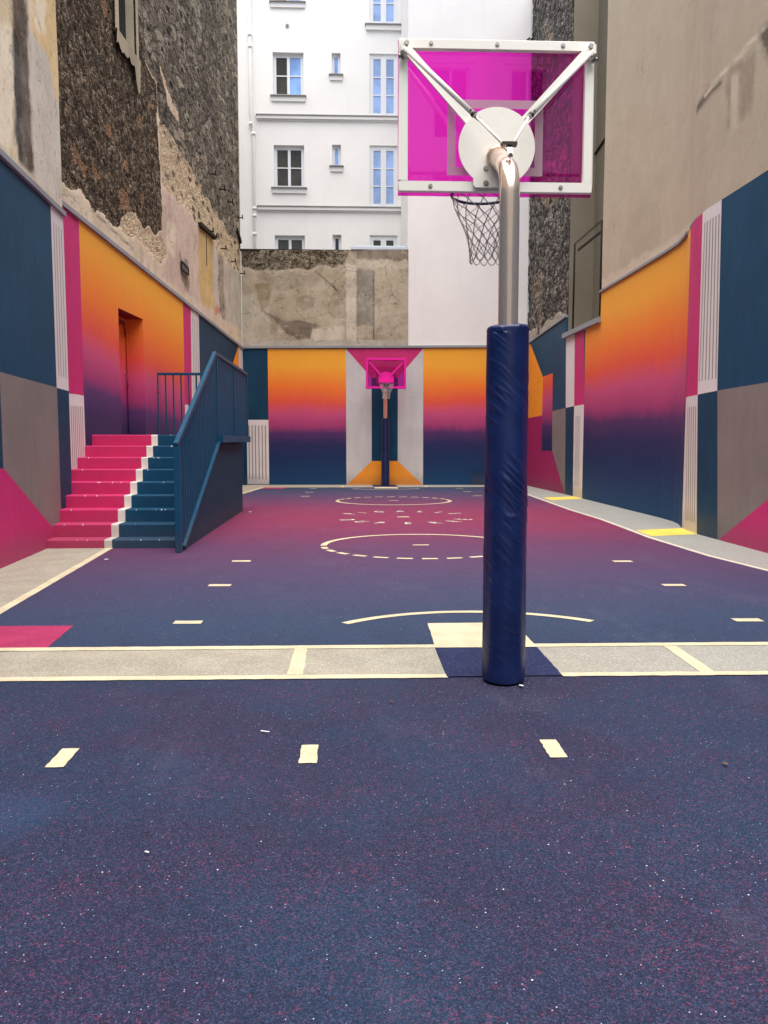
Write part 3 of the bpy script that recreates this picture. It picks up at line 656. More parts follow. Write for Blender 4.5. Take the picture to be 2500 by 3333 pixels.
# ------------------------------------------------------------------ old party walls above
def inside(p, poly):
    x, y = p; c = False; j = len(poly)-1
    for i in range(len(poly)):
        xi, yi = poly[i]; xj, yj = poly[j]
        if (yi > y) != (yj > y) and x < (xj-xi)*(y-yi)/(yj-yi)+xi: c = not c
        j = i
    return c
def relief(name, P, us, zs, fn, m, parent, amp, off=-.03, zlow=None, zhigh=None, soft=1.0):
    """wall surface as a fine grid with painted colour, stonework mask and real relief; fn(u,z)->(rgb, mask)"""
    nu, nz = len(us), len(zs); verts = []; cols = []; masks = []
    for z in zs:
        for u in us:
            zz = max(z, zlow(u)) if zlow else z
            if zhigh: zz = min(zz, zhigh(u))
            nx = noise.noise(Vector((u*2.1, zz*2.1, 3.3)))*.16+noise.noise(Vector((u*7, zz*7, 9.1)))*.07
            ny = noise.noise(Vector((u*2.1, zz*2.1, 7.7)))*.16+noise.noise(Vector((u*7, zz*7, 1.1)))*.07
            acc = [0.0]*6
            for du, dz in ((0, 0), (.055, .03), (-.05, .045), (.01, -.055)):
                c, k = fn(u+nx*soft+du*soft, zz+ny*soft+dz*soft, u+du*.3*soft, zz+dz*.3*soft)
                for q in range(3): acc[q] += c[q]/4; acc[3+q] += k[q]/4
            c, k = acc[:3], acc[3:]
            rr = max(k); dsp = 0
            dd = noise.voronoi(Vector((u*5.5, zz*8, 0)))[0]
            dsp = (dd[0]-.4)*-amp*rr + noise.noise(Vector((u*1.1, zz*1.1, 5)))*amp*.6 - rr*amp*.5
            verts.append(P(u, zz, off+dsp)); cols.append((*c[:3], 1)); masks.append((*k, 1))
    faces = [(j*nu+i, j*nu+i+1, (j+1)*nu+i+1, (j+1)*nu+i) for j in range(nz-1) for i in range(nu-1)]
    me = bpy.data.meshes.new(name); me.from_pydata(verts, [], faces); me.materials.append(M[m])
    for nm, data in (('Col', cols), ('Mask', masks)):
        a = me.color_attributes.new(nm, 'FLOAT_COLOR', 'POINT'); a.data.foreach_set('color', [x for c in data for x in c])
    me.polygons.foreach_set('use_smooth', [True]*len(me.polygons)); me.update()
    o = bpy.data.objects.new(name, me); COL.objects.link(o); adopt(o, parent)
    return o
PL = srgb(198, 180, 152)
def fLA(u, z, u0, z0):
    c = srgb(206, 198, 180); k = (0, 0, 0)
    if inside((u, z), [(7, 4.5), (10.5, 4.9), (10.80, 5.0), (10.9, 6.5), (10.2, 6.3), (7, 5.4)]): c = srgb(240, 228, 196)
    elif u < 10.9: c = srgb(222, 202, 160)
    if inside((u, z), [(11.58, 6.9), (12.3, 6.75), (12.9, 6.5), (12.9, 9), (11.55, 9)]): c = srgb(224, 196, 140)
    if inside((u, z), [(11.62, 7.15), (12.28, 7.7), (12.30, 7.15), (11.9, 7.0)]): c = srgb(236, 222, 188)
    if inside((u, z), [(11.6, 7.9), (12.2, 8.4), (12.3, 9.6), (11.6, 9.6)]): c = srgb(232, 218, 180)
    if inside((u, z), [(10.90, 12), (11.55, 12), (11.5, 6.53), (11.47, 5.73), (11.56, 5.1), (11.40, 4.9), (11.0, 4.9), (10.84, 5.23), (10.90, 6.45)]): c = srgb(84, 70, 54); k = (.36, 0, 0)
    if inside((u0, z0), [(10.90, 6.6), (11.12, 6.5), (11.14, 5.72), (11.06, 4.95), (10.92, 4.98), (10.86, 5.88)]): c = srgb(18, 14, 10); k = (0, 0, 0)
    if z0 < 4.98: c = srgb(206, 192, 162)
    return c, k
rb = empty('party_wall', 'tall plastered gable at the left edge with a dark vertical chase', 'wall', (-4.3, 10, 4.9))
relief('plaster_face', pLA, frange(7.0, 12.85, 110), frange(4.85, 11.5, 160), fLA, 'old_wall', rb, .012, .0)
mb = MB(); slab(mb, lambda u, z, o=0.0: pLA(u, z, o-.06), [-4.9, 12.85], 4.8, lambda u: 9.6, 'stone_frame', 5); mb.build('wall_core', rb)

def fLB(u, z, u0, z0):
    c = srgb(206, 188, 160); k = [0, 0, 0]
    low = [(12.6, 5.5), (14.3, 5.48), (14.9, 5.43), (15.84, 5.46), (16.13, 5.79), (16.5, 5.87), (17.17, 5.86), (18.62, 5.96)]
    if inside((u, z), low + [(18.68, 6.97), (18.5, 8.15), (18.5, 9.0), (17.4, 9.2), (17.2, 20), (12.6, 20)]): k[0] = 1
    elif inside((u, z), [(17.2, 20), (17.4, 9.2), (18.52, 9.1), (18.57, 8.35), (19.66, 8.32), (21.04, 8.2), (22.48, 8.02), (24.53, 7.79), (26.1, 7.77), (28.2, 7.7), (28.2, 20)]): k[1] = 1
    elif inside((u, z), [(18.5, 9.0), (18.8, 7.05), (19.82, 7.07), (21.89, 7.02), (23.48, 7.06), (24.25, 6.87), (25.3, 6.8), (27.04, 6.84), (28.2, 6.7), (28.2, 7.8), (26, 7.85), (22.5, 8.1), (19.66, 8.4), (18.57, 8.45)]): k[2] = 1
    elif inside((u, z), [(15.85, 5.55), (16.1, 5.85), (17.46, 5.85), (18.58, 5.9), (18.95, 5.5), (18.7, 5.3), (18.3, 5.34), (17.2, 5.42), (16.3, 5.38)]): k[2] = .95
    elif u > 18.7:
        c = srgb(196, 172, 154)
        if inside((u, z), [(21.97, 7.05), (23.6, 7.0), (23.68, 5.01), (21.93, 5.1)]): c = srgb(200, 168, 104)
        if inside((u, z), [(23.57, 6.9), (24.25, 6.9), (24.25, 5.3), (23.7, 5.2)]): c = srgb(186, 178, 166)
        if inside((u, z), [(24.23, 6.9), (25.0, 6.9), (25.0, 5.0), (24.24, 5.15)]): c = srgb(140, 124, 106); k[2] = .42
        if inside((u, z), [(25.1, 6.75), (28, 6.85), (28, 4.85), (25.1, 4.95)]): c = srgb(178, 170, 154)
    if k[1] and inside((u, z), [(18.55, 9.5), (18.75, 9.55), (20.3, 9.0), (20.3, 8.75), (19.4, 8.95)]): c = srgb(206, 180, 148); k = [0, .3, 0]
    # repairs with crisper edges
    if inside((u0, z0), [(19.03, 6.34), (19.73, 6.41), (19.66, 5.63), (18.98, 5.69)]): c = srgb(212, 196, 170)
    if inside((u, z), [(19.95, 5.81), (20.6, 5.85), (20.81, 5.77), (20.87, 5.2), (20.6, 5.1), (20.19, 5.28)]): c = srgb(126, 116, 94)
    if inside((u, z), [(23.7, 5.28), (24.2, 5.28), (24.22, 5.05), (23.68, 5.03)]): c = srgb(196, 118, 92)
    if z0 < 5.02 + .12*noise.noise(Vector((u0*2, z0*2, 0))) and u0 > 18: c = srgb(206, 186, 160)
    if inside((u0, z0), [(14.5, 5.36), (16.6, 5.20), (16.6, 5.165), (14.5, 5.325)]): c = srgb(96, 82, 64)
    return c, k
rb = empty('party_wall', 'tall bare rubble stone party wall above the stairs, dark stones over patched plaster', 'wall', (-4, 20, 4.9))
win = (16.05, 17.05)
pLBu = lambda u, z, o=0.0: pLB(u, z, o)
us = frange(12.85, 27.6, 196); zs = frange(4.4, 16.8, 276)
o = relief('stone_face', pLBu, us, zs, fLB, 'old_wall', rb, .035, -.015, lambda u: zLB(u)+.04, lin(12.85, 12.3, 27.6, 16.8))
# open the window hole in the stone face
bm = bmesh.new(); bm.from_mesh(o.data)
bmesh.ops.delete(bm, geom=[f for f in bm.faces if win[0] < f.calc_center_median().y < win[1] and 8.86 < f.calc_center_median().z < 12.2], context='FACES'); bm.to_mesh(o.data); bm.free()
mb = MB(); slab(mb, lambda u, z, o=0.0: pLB(u, z, o-.42), [12.85, 27.6], 4.4, lin(12.85, 12.3, 27.6, 16.8), 'stone_frame', 5); mb.build('wall_core', rb)
mb = MB()
for u in (win[0], win[1]): mb.poly([pLB(u, 8.85, -.02), pLB(u, 12.2, -.02), pLB(u, 12.2, -.42), pLB(u, 8.85, -.42)], 'stone_frame')
for z in (8.85, 12.2): mb.poly([pLB(win[0], z, -.02), pLB(win[1], z, -.02), pLB(win[1], z, -.42), pLB(win[0], z, -.42)], 'stone_frame')
pts = []
random.seed(3)
for i in range(14):
    u = 15.86+i*(17.2-15.86)/13; pts.append((u, 8.92-.02*random.random()))
lowp = [(u, z-.16-.16*random.random()-(.35 if i > 10 else 0)) for i, (u, z) in enumerate(pts)]
for (a, b), (c, d) in zip(zip(pts, pts[1:]), zip(lowp, lowp[1:])): mb.poly([pLB(*c, .03), pLB(*d, .03), pLB(*b, .05), pLB(*a, .05)], 'stone_frame')
for (a, b) in zip(pts, pts[1:]): mb.poly([pLB(*a, .05), pLB(*b, .05), pLB(*b, -.3), pLB(*a, -.3)], 'stone_frame')
for u0, u1 in ((15.84, 16.05), (17.05, 17.2)): mb.poly([pLB(u0, 8.9, .02), pLB(u1, 8.9, .02), pLB(u1, 12.2, .02), pLB(u0, 12.2, .02)], 'stone_frame')
wn = mb.build('window_surround', rb)
mb = MB(); mb.poly([pLB(win[0], 8.85, -.2), pLB(win[1], 8.85, -.2), pLB(win[1], 12.2, -.2), pLB(win[0], 12.2, -.2)], 'shutter')
for i in range(11):
    u = win[0]+.05+i*.09; mb.bar(pLB(u, 8.86, -.18), pLB(u, 12.18, -.18), .03, .03, 'shutter', (0, 1, 0))
mb.build('shutter', rb)
def cramp(u, z):
    mb = MB(); mb.bar(pLB(u, z, 0), pLB(u, z, .16), .03, .03, 'iron'); mb.bar(pLB(u, z-.005, .15), pLB(u, z+.09, .15), .03, .025, 'iron', (0, 1, 0))
    mb.bar(pLB(u, z, .145), pLB(u+.10, z, .145), .03, .03, 'iron'); return mb.build('iron_cramp', rb)
for u, z in ((23.33, 8.66), (24.43, 8.58), (25.58, 8.55), (27.1, 8.49), (22.9, 7.05), (23.32, 7.0), (24.51, 6.95), (25.87, 6.88), (27.3, 6.8)): cramp(u, z)
mb = MB(); mb.bar(pLB(21.95, 6.99, .03), pLB(23.6, 7.04, .03), .1, .1, 'iron'); mb.build('lintel_beam', rb)
mb = MB(); mb.bar(pLB(22.75, 6.9, .0), pLB(22.75, 6.1, .0), .015, .015, 'iron', (0, 1, 0)); mb.build('hanging_rod', rb)
mb = MB()
for a, b in (((20.07, 5.67), (20.7, 5.63)), ((20.07, 5.49), (20.7, 5.47)), ((20.07, 5.49), (20.07, 5.67)), ((20.7, 5.47), (20.7, 5.63))): mb.bar(pLB(*a, .02), pLB(*b, .02), .03, .03, 'iron')
for i in range(6): mb.bar(pLB(20.16+.09*i, 5.5, .01), pLB(20.16+.09*i, 5.64, .01), .04, .02, 'vent_metal', (0, 1, 0))
mb.build('vent_grille', rb)
mb = MB(); mb.bar(pLB(27.0, 8.1, -.15), pLB(27.6, 7.85, -.15), .35, .12, 'iron'); mb.build('broken_coping', rb)
mb = MB(); mb.poly([pLB(27.6, 4.4, -.02), pLB(27.6, 17.5, -.02), pLB(27.6, 17.5, -.45), pLB(27.6, 4.4, -.45)], 'stone_frame'); mb.build('wall_end', rb)

# concrete wall over the far mural
def fF(u, z, u0, z0):
    c = srgb(172, 158, 132); k = [0, 0, 0]
    n = noise.noise(Vector((u0*1.3, z0*1.6, 2)))
    if n > .15: c = srgb(156, 142, 116)
    if u0 < -2.6 and z < 6.2: c = srgb(178, 166, 144)
    if inside((u, z), [(-3.6, 7.7), (.05, 7.7), (-.11, 7.14), (-.4, 7.06), (-1.41, 6.99), (-2.78, 6.99), (-3.6, 7.05)]): c = srgb(150, 138, 116); k[0] = .50
    if inside((u, z), [(.05, 7.75), (1.95, 7.75), (1.95, 7.2), (1.1, 7.3), (.3, 7.25)]): c = srgb(120, 106, 86)
    if inside((u, z), [(.22, 7.3), (1.9, 7.3), (1.9, 7.0), (.22, 7.02)]): c = srgb(186, 174, 150)
    if inside((u0+.15*(u-u0), z), [(-.11, 7.2), (.22, 7.2), (.22, 4.6), (-.11, 4.6)]): c = srgb(200, 188, 166); k[2] = .34
    if inside((u0, z), [(.23, 6.95), (.78, 6.95), (.78, 5.2), (.23, 5.16)]): c = srgb(126, 119, 105)
    if abs(u0-.785) < .022 and z < 6.95: c = srgb(70, 60, 48)
    if inside((u, z), [(-2.9, 5.7), (-2.25, 5.38), (-1.13, 5.3), (-.95, 4.95), (-1.21, 4.72), (-1.7, 4.72), (-2.26, 5.1)]): c = srgb(96, 80, 58)
    if inside((u, z), [(-3.1, 6.6), (-2.5, 6.5), (-2.6, 5.8), (-2.9, 5.6)]): c = srgb(146, 126, 94)
    if inside((u, z), [(-1.2, 5.13), (-.16, 5.13), (-.16, 4.66), (-1.3, 4.63)]): c = srgb(200, 188, 166)
    if inside((u0, z0), [(-1.14, 6.94), (-1.08, 6.93), (-.36, 6.32), (-.43, 6.30)]): c = srgb(92, 78, 58)
    if z0 < 4.72: c = srgb(176, 168, 152)
    return c, k
rb = empty('garden_wall', 'stained concrete wall with crumbling stone top above the far mural', 'wall', (-1, 27.4, 4.5))
zc = lambda u: 7.60 if u < .05 else 7.69
o = relief('concrete_face', farp, frange(-3.5, 1.9, 240), frange(4.5, 7.6, 150), fF, 'concrete', rb, .03, -.01, soft=.6)
mb = MB(); slab(mb, lambda u, z, o=0.0: farp(u, z, o-.05), [-3.5, .05, .0501, 1.9], 4.5, lambda u: 7.58, 'stone_frame', .35); mb.build('wall_core', rb)
mb = MB(); mb.box(farp(-3.55, 7.6, .03), farp(.05, 7.635, -.45), 'iron'); mb.build('coping', rb)
mb = MB(); mb.box(farp(.05, 7.6, .04), farp(1.88, 7.68, -.45), 'pale_flashing'); mb.box(farp(.08, 7.682, -.1), farp(1.88, 7.75, -.4), 'pale_flashing'); mb.build('coping', rb)

# right stone gable
def fS(u, z, u0, z0):
    c = srgb(120, 114, 104); k = [0, 0, 0]
    if z0 > 4.95+.25*noise.noise(Vector((u0, z0, 1))): k[0] = .9
    else: c = srgb(150, 142, 128); k[0] = .25
    if noise.noise(Vector((u0*.6, z0*.5, 4))) > .3: k = [.3, .6, 0]
    return c, k
rb = empty('party_wall', 'strip of rough grey stone wall between the white block and the olive recess', 'wall', (5.8, 25, 4.7))
relief('stone_face', lambda u, z, o=0.0: pR(u, z, o), frange(22.66, 27.05, 60), frange(4.4, 15.5, 280), fS, 'stone_dark', rb, .05, -.01, lin(22.6, 4.84, 27, 4.56))
mb = MB(); slab(mb, lambda u, z, o=0.0: pR(u, z, o-.08), [22.7, 27.05], 4.4, lambda u: 15.4, 'beige_dark', .5); mb.build('wall_core', rb)

# olive recess building
rb = empty('recessed_building', 'olive beige rendered building set back behind a wire screen on the right', 'building', (6.4, 22, 0))
mb = MB(); mb.box((5.935, 22.63, 0), (9, 23.4, 14.5), 'beige'); mb.build('end_wall', rb)
mb = MB(); mb.box((6.585, 12, 0), (7.2, 22.625, 14.4), 'beige_dark'); mb.build('side_wall', rb)
mb = MB(); mb.tube([(6.57, 20.2, 9.35), (6.57, 22.65, 9.1)], .03, 'iron', 8); mb.tube([(6.3, 22.66, 8.85), (6.57, 22.66, 9.1)], .025, 'iron', 8); mb.build('pipe', rb)
# wire screen
wf = empty('wire_screen', 'tall wire screen on the grey coping in front of the olive recess', 'fence', (5.9, 21, 4.4))
mb = MB(); mb.tube([(5.885, 21.98, 4.4), (5.885, 21.95, 6.58)], .025, 'iron', 8); mb.build('post', wf); mb = MB(); mb.tube([(5.9, 19.64, 4.4), (5.9, 19.66, 6.6)], .025, 'iron', 8); mb.build('post', wf)
mb = MB()
for i in range(21):
    z = 4.5+.1*i; mb.tube([(5.885, 21.95, z), (5.9, 20.8, z+.012*math.sin(i)), (5.905, 19.66, z)], .0028, 'vent_metal', 5)
mb.build('wire', wf)
mb = MB(); mb.bar((5.88, 21.6, 6.35), (5.9, 19.66, 6.35), .03, .05, 'iron'); mb.build('top_bar', wf)
mb = MB()
for ph in (0, math.pi): mb.tube([(5.885+.015*math.cos(y*19+ph), y, 6.58+.02*math.sin(y*19+ph)) for y in frange(21.95, 19.66, 60)], .005, 'iron', 5)
for i in range(18):
    y = 19.75+i*.125; mb.tube([(5.885, y-.03, 6.62), (5.89, y+.03, 6.54)], .004, 'iron', 4)
mb.build('barbed_wire', wf)

# big right plaster building
def fR(u, z, u0, z0):
    c = srgb(180, 166, 143); k = (0, 0, 0)
    n = noise.noise(Vector((u0*.35, z0*.3, 6)))
    if n > .2: c = srgb(174, 160, 138)
    if u0 < 13.4: c = srgb(175, 162, 140)
    if u0 > 14 and z0 < 5.05+.0+.22*abs(noise.noise(Vector((u0*1.4, 0, 2))))+.12: c = srgb(192, 178, 156)
    d = 9
    for (a, b) in (((9.0, 7.2), (11.4, 6.93)), ((11.4, 6.93), (12.35, 6.87)), ((12.35, 6.87), (13.2, 6.80))):
        ax, az = a; bx, bz = b; t = max(0, min(1, ((u0-ax)*(bx-ax)+(z0-az)*(bz-az))/((bx-ax)**2+(bz-az)**2)))
        d = min(d, math.hypot(u0-ax-t*(bx-ax), z0-az-t*(bz-az)))
    if d < .03: c = srgb(204, 192, 170)
    elif 0 < 6.87-z0 < .16 and 12.5 < u < 13.6: c = srgb(104, 94, 80)  # the ridge's shadow, painted under its lower end
    if 11.55 < u < 12.35 and 5.95 < z < 6.75: c = srgb(150, 138, 118)
    if 11.95 < u0+.1*(u-u0)*3 < 12.2 and 5.9 < z < 6.6: c = srgb(186, 174, 154)
    if inside((u, z), [(11.45, 6.98), (10.6, 7.0), (10.6, 6.4), (11.15, 6.5)]): c = srgb(96, 88, 74)
    return c, k
rb = empty('party_wall', 'huge blank beige rendered gable over the right mural', 'wall', (6, 14, 5))
usr = sorted({*frange(8, 19.58, 150), *[u for u in CU if 8 < u < 19.58]})
relief('render_face', lambda u, z, o=0.0: pR(u, z, o), usr, frange(5.0, 13.5, 150), fR, 'smooth_wall', rb, .01, .0, lambda u: 5.03 if u < 13.5 else 5.03-.0165*(u-13.5), lin(8, 9.8, 19.58, 13.4))
mb = MB(); slab(mb, lambda u, z, o=0.0: pR(u, z, o-.03), [-4.9, 0, 12.9, 13.5, 13.9, 14.4, 14.9, 15.6, 18, 19.58], 4.9, lin(8, 9.8, 19.58, 13.4), 'beige', .6); mb.build('wall_core', rb)
mb = MB(); mb.box((6.6, -4.9, 4.9), (11, 11.9, 6.8), 'beige'); mb.build('building_mass', rb)

# ------------------------------------------------------------------ white buildings
rb = empty('apartment_building', 'white blank rendered block rising behind the near backboard', 'building', (3.8, 29, 0))
mb = MB()
x0, x1 = 1.88, 5.74
A, B = farp(x0, 0, -.02), farp(x1, 0, -.02)
mb.poly([(*A[:2], 4.5), (*B[:2], 4.5), (*B[:2], 21), (*A[:2], 21)], 'white_block'); mb.poly([(*A[:2], 4.5), (*A[:2], 21), (x0, 33, 21), (x0, 33, 4.5)], 'white_block')
mb.poly([(*A[:2], 21), (*B[:2], 21), (8, 33, 21), (x0, 33, 21)], 'white_block'); mb.poly([(*B[:2], 4.5), (*B[:2], 21), (8, 33, 21), (8, 33, 4.5)], 'white_block')
mb.build('wall', rb)
mb = MB(); mb.bar((5.69, 26.98, 13.95), (5.79, 26.98, 14.05), .04, .06, 'iron'); mb.bar((5.69, 26.98, 14.05), (5.60, 26.98, 13.98), .03, .05, 'iron'); mb.build('cable_hook', rb)
# facade with windows
rb = empty('apartment_building', 'white rendered apartment house with sash windows, cornices and a drainpipe', 'building', (-1, 31, 0))
YF = 31.0
pB = lambda u, z, o=0.0: (u, YF-o, z)
big = [(-2.71, -1.62, z, z+1.49) for z in (7.40, 10.57, 13.77, 16.97)]
sml = [(-.61, -.295, z, z+.75) for z in (8.18, 11.35, 14.52, 17.7)]
fre = [(.745, 1.75, z, z+2.165) for z in (6.76, 9.93, 13.11, 16.28)]
holes = big+sml+fre
mb = MB(); holed(mb, pB, -7, 2.6, 0, 21.5, holes, 'white_facade', 0, .22)
mb.poly([(-7, YF, 21.5), (2.6, YF, 21.5), (2.6, 40, 21.5), (-7, 40, 21.5)], 'white_facade'); mb.poly([(-7, YF, 0), (-7, YF, 21.5), (-7, 40, 21.5), (-7, 40, 0)], 'white_facade')
mb.build('wall', rb)
def sillm(a, b, z, prot=.12, name='sill'):
    mb = MB(); mb.box(pB(a-.1, z-.03, prot), pB(b+.1, z+.0, -.1), 'sill'); mb.box(pB(a-.06, z-.20, .06), pB(b+.06, z-.031, -.01), 'trim_white'); mb.build(name, rb)
def window(h, cols, rows, mats, fw=.065, inset=.17, mull=.10):
    a, b, c, d = h; mb = MB(); o = -inset
    bx = lambda u0, u1, z0, z1, e=0: mb.box(pB(u0, z0, o+.04+e), pB(u1, z1, o-.02), 'frame_white')
    bx(a, a+fw, c, d); bx(b-fw, b, c, d); bx(a+fw, b-fw, d-fw*1.4, d); bx(a+fw, b-fw, c, c+fw)
    W = (b-a-2*fw); 
    for i in range(1, cols):
        u = a+fw+W*i/cols; bx(u-mull/2, u+mull/2, c+fw, d-fw*1.4, .008)
    cells = []
    for i in range(cols):
        u0 = a+fw+W*i/cols+(mull/2 if i else .045); u1 = a+fw+W*(i+1)/cols-(mull/2 if i < cols-1 else .045)
        if u0 > a+fw: bx(a+fw if i == 0 else u0-.001, u0, c+fw, d-fw*1.4, -.005) if i == 0 else None
        if i == cols-1: bx(u1, b-fw, c+fw, d-fw*1.4, -.005)
        zz = [c+fw+.04+(d-fw*1.4-c-fw-.08)*r/rows for r in range(rows+1)]
        bx(u0, u1, c+fw, c+fw+.04, -.005); bx(u0, u1, d-fw*1.4-.04, d-fw*1.4, -.005)
        for z in zz[1:-1]: bx(u0, u1, z-.018, z+.018, -.008)
        cells.append((u0, u1, zz[0], zz[-1]))
    w = mb.build('window', rb)
    for i, (u0, u1, z0, z1) in enumerate(cells):
        g = MB(); g.poly([pB(u0, z0, o+.005), pB(u1, z0, o+.005), pB(u1, z1, o+.005), pB(u0, z1, o+.005)], mats[i]); g.build('pane', w)
    return w
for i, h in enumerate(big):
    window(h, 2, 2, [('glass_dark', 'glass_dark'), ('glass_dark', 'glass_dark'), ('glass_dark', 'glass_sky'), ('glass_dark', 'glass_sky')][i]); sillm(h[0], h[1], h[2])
for i, h in enumerate(sml):
    window(h, 1, 1, [['glass_black'], ['glass_sky'], ['glass_sky'], ['glass_sky']][i], .05, .17); sillm(h[0], h[1], h[2])
for i, h in enumerate(fre): window(h, 2, 3, ['glass_pale_sky']*2 if i else ['glass_dark']*2, .09, .10, .2)
for z in (9.91, 13.09):
    mb = MB(); mb.box(pB(-3.33, z-.03, .14), pB(2.6, z, -.05), 'sill'); mb.box(pB(-3.30, z-.14, .11), pB(2.6, z-.031, -.05), 'trim_white'); mb.box(pB(-3.30, z-.19, .05), pB(2.6, z-.141, -.05), 'trim_white'); mb.build('cornice', rb)
mb = MB(); mb.box(pB(.58, 16.23, .14), pB(2.6, 16.26, -.05), 'sill'); mb.box(pB(.62, 16.06, .09), pB(2.6, 16.229, -.05), 'trim_white'); mb.build('cornice', rb)
mb = MB(); mb.tube([(-3.42, YF-.09, 0), (-3.42, YF-.09, 12.7), (-3.50, YF-.09, 13.2), (-3.50, YF-.09, 21.4)], .055, 'pvc', 12)
for z in (8.9, 9.55, 9.8, 12.4, 12.75, 15.4, 15.8): 
    xx = -3.42 if z < 12.7 else -3.50; mb.tube([(xx, YF-.09, z-.05), (xx, YF-.09, z+.05)], .075, 'pvc', 12)
mb.build('drainpipe', rb)
mb = MB(); mb.tube([(-2.18, YF-.03, 16.16), (-2.18, YF+.02, 16.16)], .06, 'sill', 16); mb.build('wall_vent', rb)
mb = MB(); mb.poly([pB(1.93, 16.42, .05), pB(2.1, 16.42, .25), pB(2.1, 17.05, .25), pB(1.98, 17.05, .05)], 'sill'); mb.build('side_shutter', rb)
rp = MB(); rp.poly([(-7.2, YF-.3, 21.5), (2.6, YF-.3, 21.5), (2.6, YF+5, 24.5), (-7.2, YF+5, 24.5)], 'sill'); rp.build('roof', rb)

# house across the street (seen only mirrored in the backboard and panes)
rb = empty('town_house', 'pale limestone town house across the street behind the camera', 'building', (0, -18, 0))
YH = -17.0
pH = lambda u, z, o=0.0: (u, YH+o, z)
hs = [(x, x+1.2, z, z+2.2) for x in frange(-10, 10.4, 8) for z in (1.0, 4.6, 8.0, 11.4)]
mb = MB(); holed(mb, pH, -14, 15, 0, 14.5, hs, 'haussmann', 0, .3)
mb.poly([(-14, YH, 14.5), (15, YH, 14.5), (15, YH-3.5, 18), (-14, YH-3.5, 18)], 'sill'); mb.build('wall', rb)
mb = MB()
for z in (4.0, 7.5, 14.2): mb.box(pH(-14, z, .45), pH(15, z+.3, -.1), 'haussmann')
for h in hs: mb.box(pH(h[0]-.2, h[3]+.1, .12), pH(h[1]+.2, h[3]+.3, -.05), 'haussmann')
mb.build('cornice', rb)
for h in hs:
    mb = MB(); mb.poly([pH(h[0], h[2], -.25), pH(h[1], h[2], -.25), pH(h[1], h[3], -.25), pH(h[0], h[3], -.25)], 'glass_dark')
    for u in (h[0], (h[0]+h[1])/2-.04, h[1]-.08): mb.box(pH(u, h[2], -.2), pH(u+.08, h[3], -.24), 'frame_white')
    mb.build('window', rb)
# tall mesh fence at the street end
rb = empty('mesh_fence', 'tall wire mesh fence at the street end of the court behind the camera', 'fence', (1, -4, 0))
mb = MB(); Hf = 6.4; a0, a1 = -3.15, 5.5
st = .13; n = int((a1-a0+Hf)/st)
for i in range(n):
    u = a0-Hf+i*st
    for sg in (1, -1):
        x0 = u if sg > 0 else a0+a1-u; 
        p, q = (x0, 0.0), (x0+sg*Hf, Hf)
        pts = []
        for (x, z) in (p, q):
            if x < a0: z += (a0-x) if sg > 0 else -(a0-x); x = a0
            if x > a1: z += -(x-a1) if sg > 0 else (x-a1); x = a1
            pts.append((x, -4.6, min(max(z, 0), Hf)))
        if abs(pts[0][2]-pts[1][2]) > .05: mb.tube(pts, .006, 'vent_metal', 4, False)
mb.build('mesh', rb)
for x in (-3.1, 1.1, 5.45):
    mb = MB(); mb.tube([(x, -4.65, 0), (x, -4.65, Hf+.1)], .04, 'vent_metal', 10); mb.build('post', rb)
mb = MB(); mb.tube([(a0, -4.65, Hf), (a1, -4.65, Hf)], .03, 'vent_metal', 8); mb.build('top_rail', rb)

# ------------------------------------------------------------------ staircase
st = empty('staircase', 'raspberry and petrol blue concrete stairs against the left wall with blue railings', 'stairs', (-3.3, 12.5, 0))
YS = [11.5+.33*i for i in range(9)]; ZS = [.12+.182*i for i in range(9)]
xl = lambda y: -4.30 if y < 12.8 else -4.47
for i in range(9):
    y0, z = YS[i], ZS[i]; y1 = YS[i+1] if i < 8 else 18.0
    xw0 = -3.395+.055*i/8; xw1 = xw0+.105; xr = -2.33; xa = xl(y0)
    mb = MB()
    cut = [(xa, xw0, 'pink_step'), (xw0, xw1, 'white_step'), (xw1, xr, 'blue_step')]
    zb = ZS[i-1] if i else -.02
    for xa_, xb_, m in cut:
        n = max(2, int((xb_-xa_)/.12)); xs = frange(xa_, xb_, n)
        for a, b in zip(xs, xs[1:]):
            ja = .004*noise.noise(Vector((a*9, i*7.3, 0))); jb = .004*noise.noise(Vector((b*9, i*7.3, 0)))
            mb.poly([(a, y0, zb), (b, y0, zb), (b, y0, z-.012), (a, y0, z-.012)], m)
            mb.poly([(a, y0, z-.012), (b, y0, z-.012), (b, y0+.012, z+jb), (a, y0+.012, z+ja)], m)
            mb.poly([(a, y0+.012, z+ja), (b, y0+.012, z+jb), (b, y1, z), (a, y1, z)], m)
    mb.poly([(xr, y0, zb), (xr, y1, zb), (xr, y1, z), (xr, y0, z-.012)], 'blue_step')
    if i == 8: mb.poly([(xa, y1, 0), (xr, y1, 0), (xr, y1, z), (xa, y1, z)], 'blue_step')
    s = mb.build('step', st)
# white paint chips along the nosings
mb = MB(); random.seed(21)
for i in range(9):
    for _ in range(5):
        x = random.uniform(-3.2, -2.4) if random.random() < .72 else random.uniform(-4.2, -3.5); w_ = random.uniform(.005, .02)
        z = ZS[i]; mb.poly([(x, YS[i]-.002, z-.012-random.uniform(.0, .012)), (x+w_, YS[i]-.002, z-.011-random.uniform(.0, .008)), (x+w_*.9, YS[i]+.010, z+.003), (x+.1*w_, YS[i]+.010, z+.003)], 'white_step')
tag(mb.build('paint_chips', st), kind='stuff')
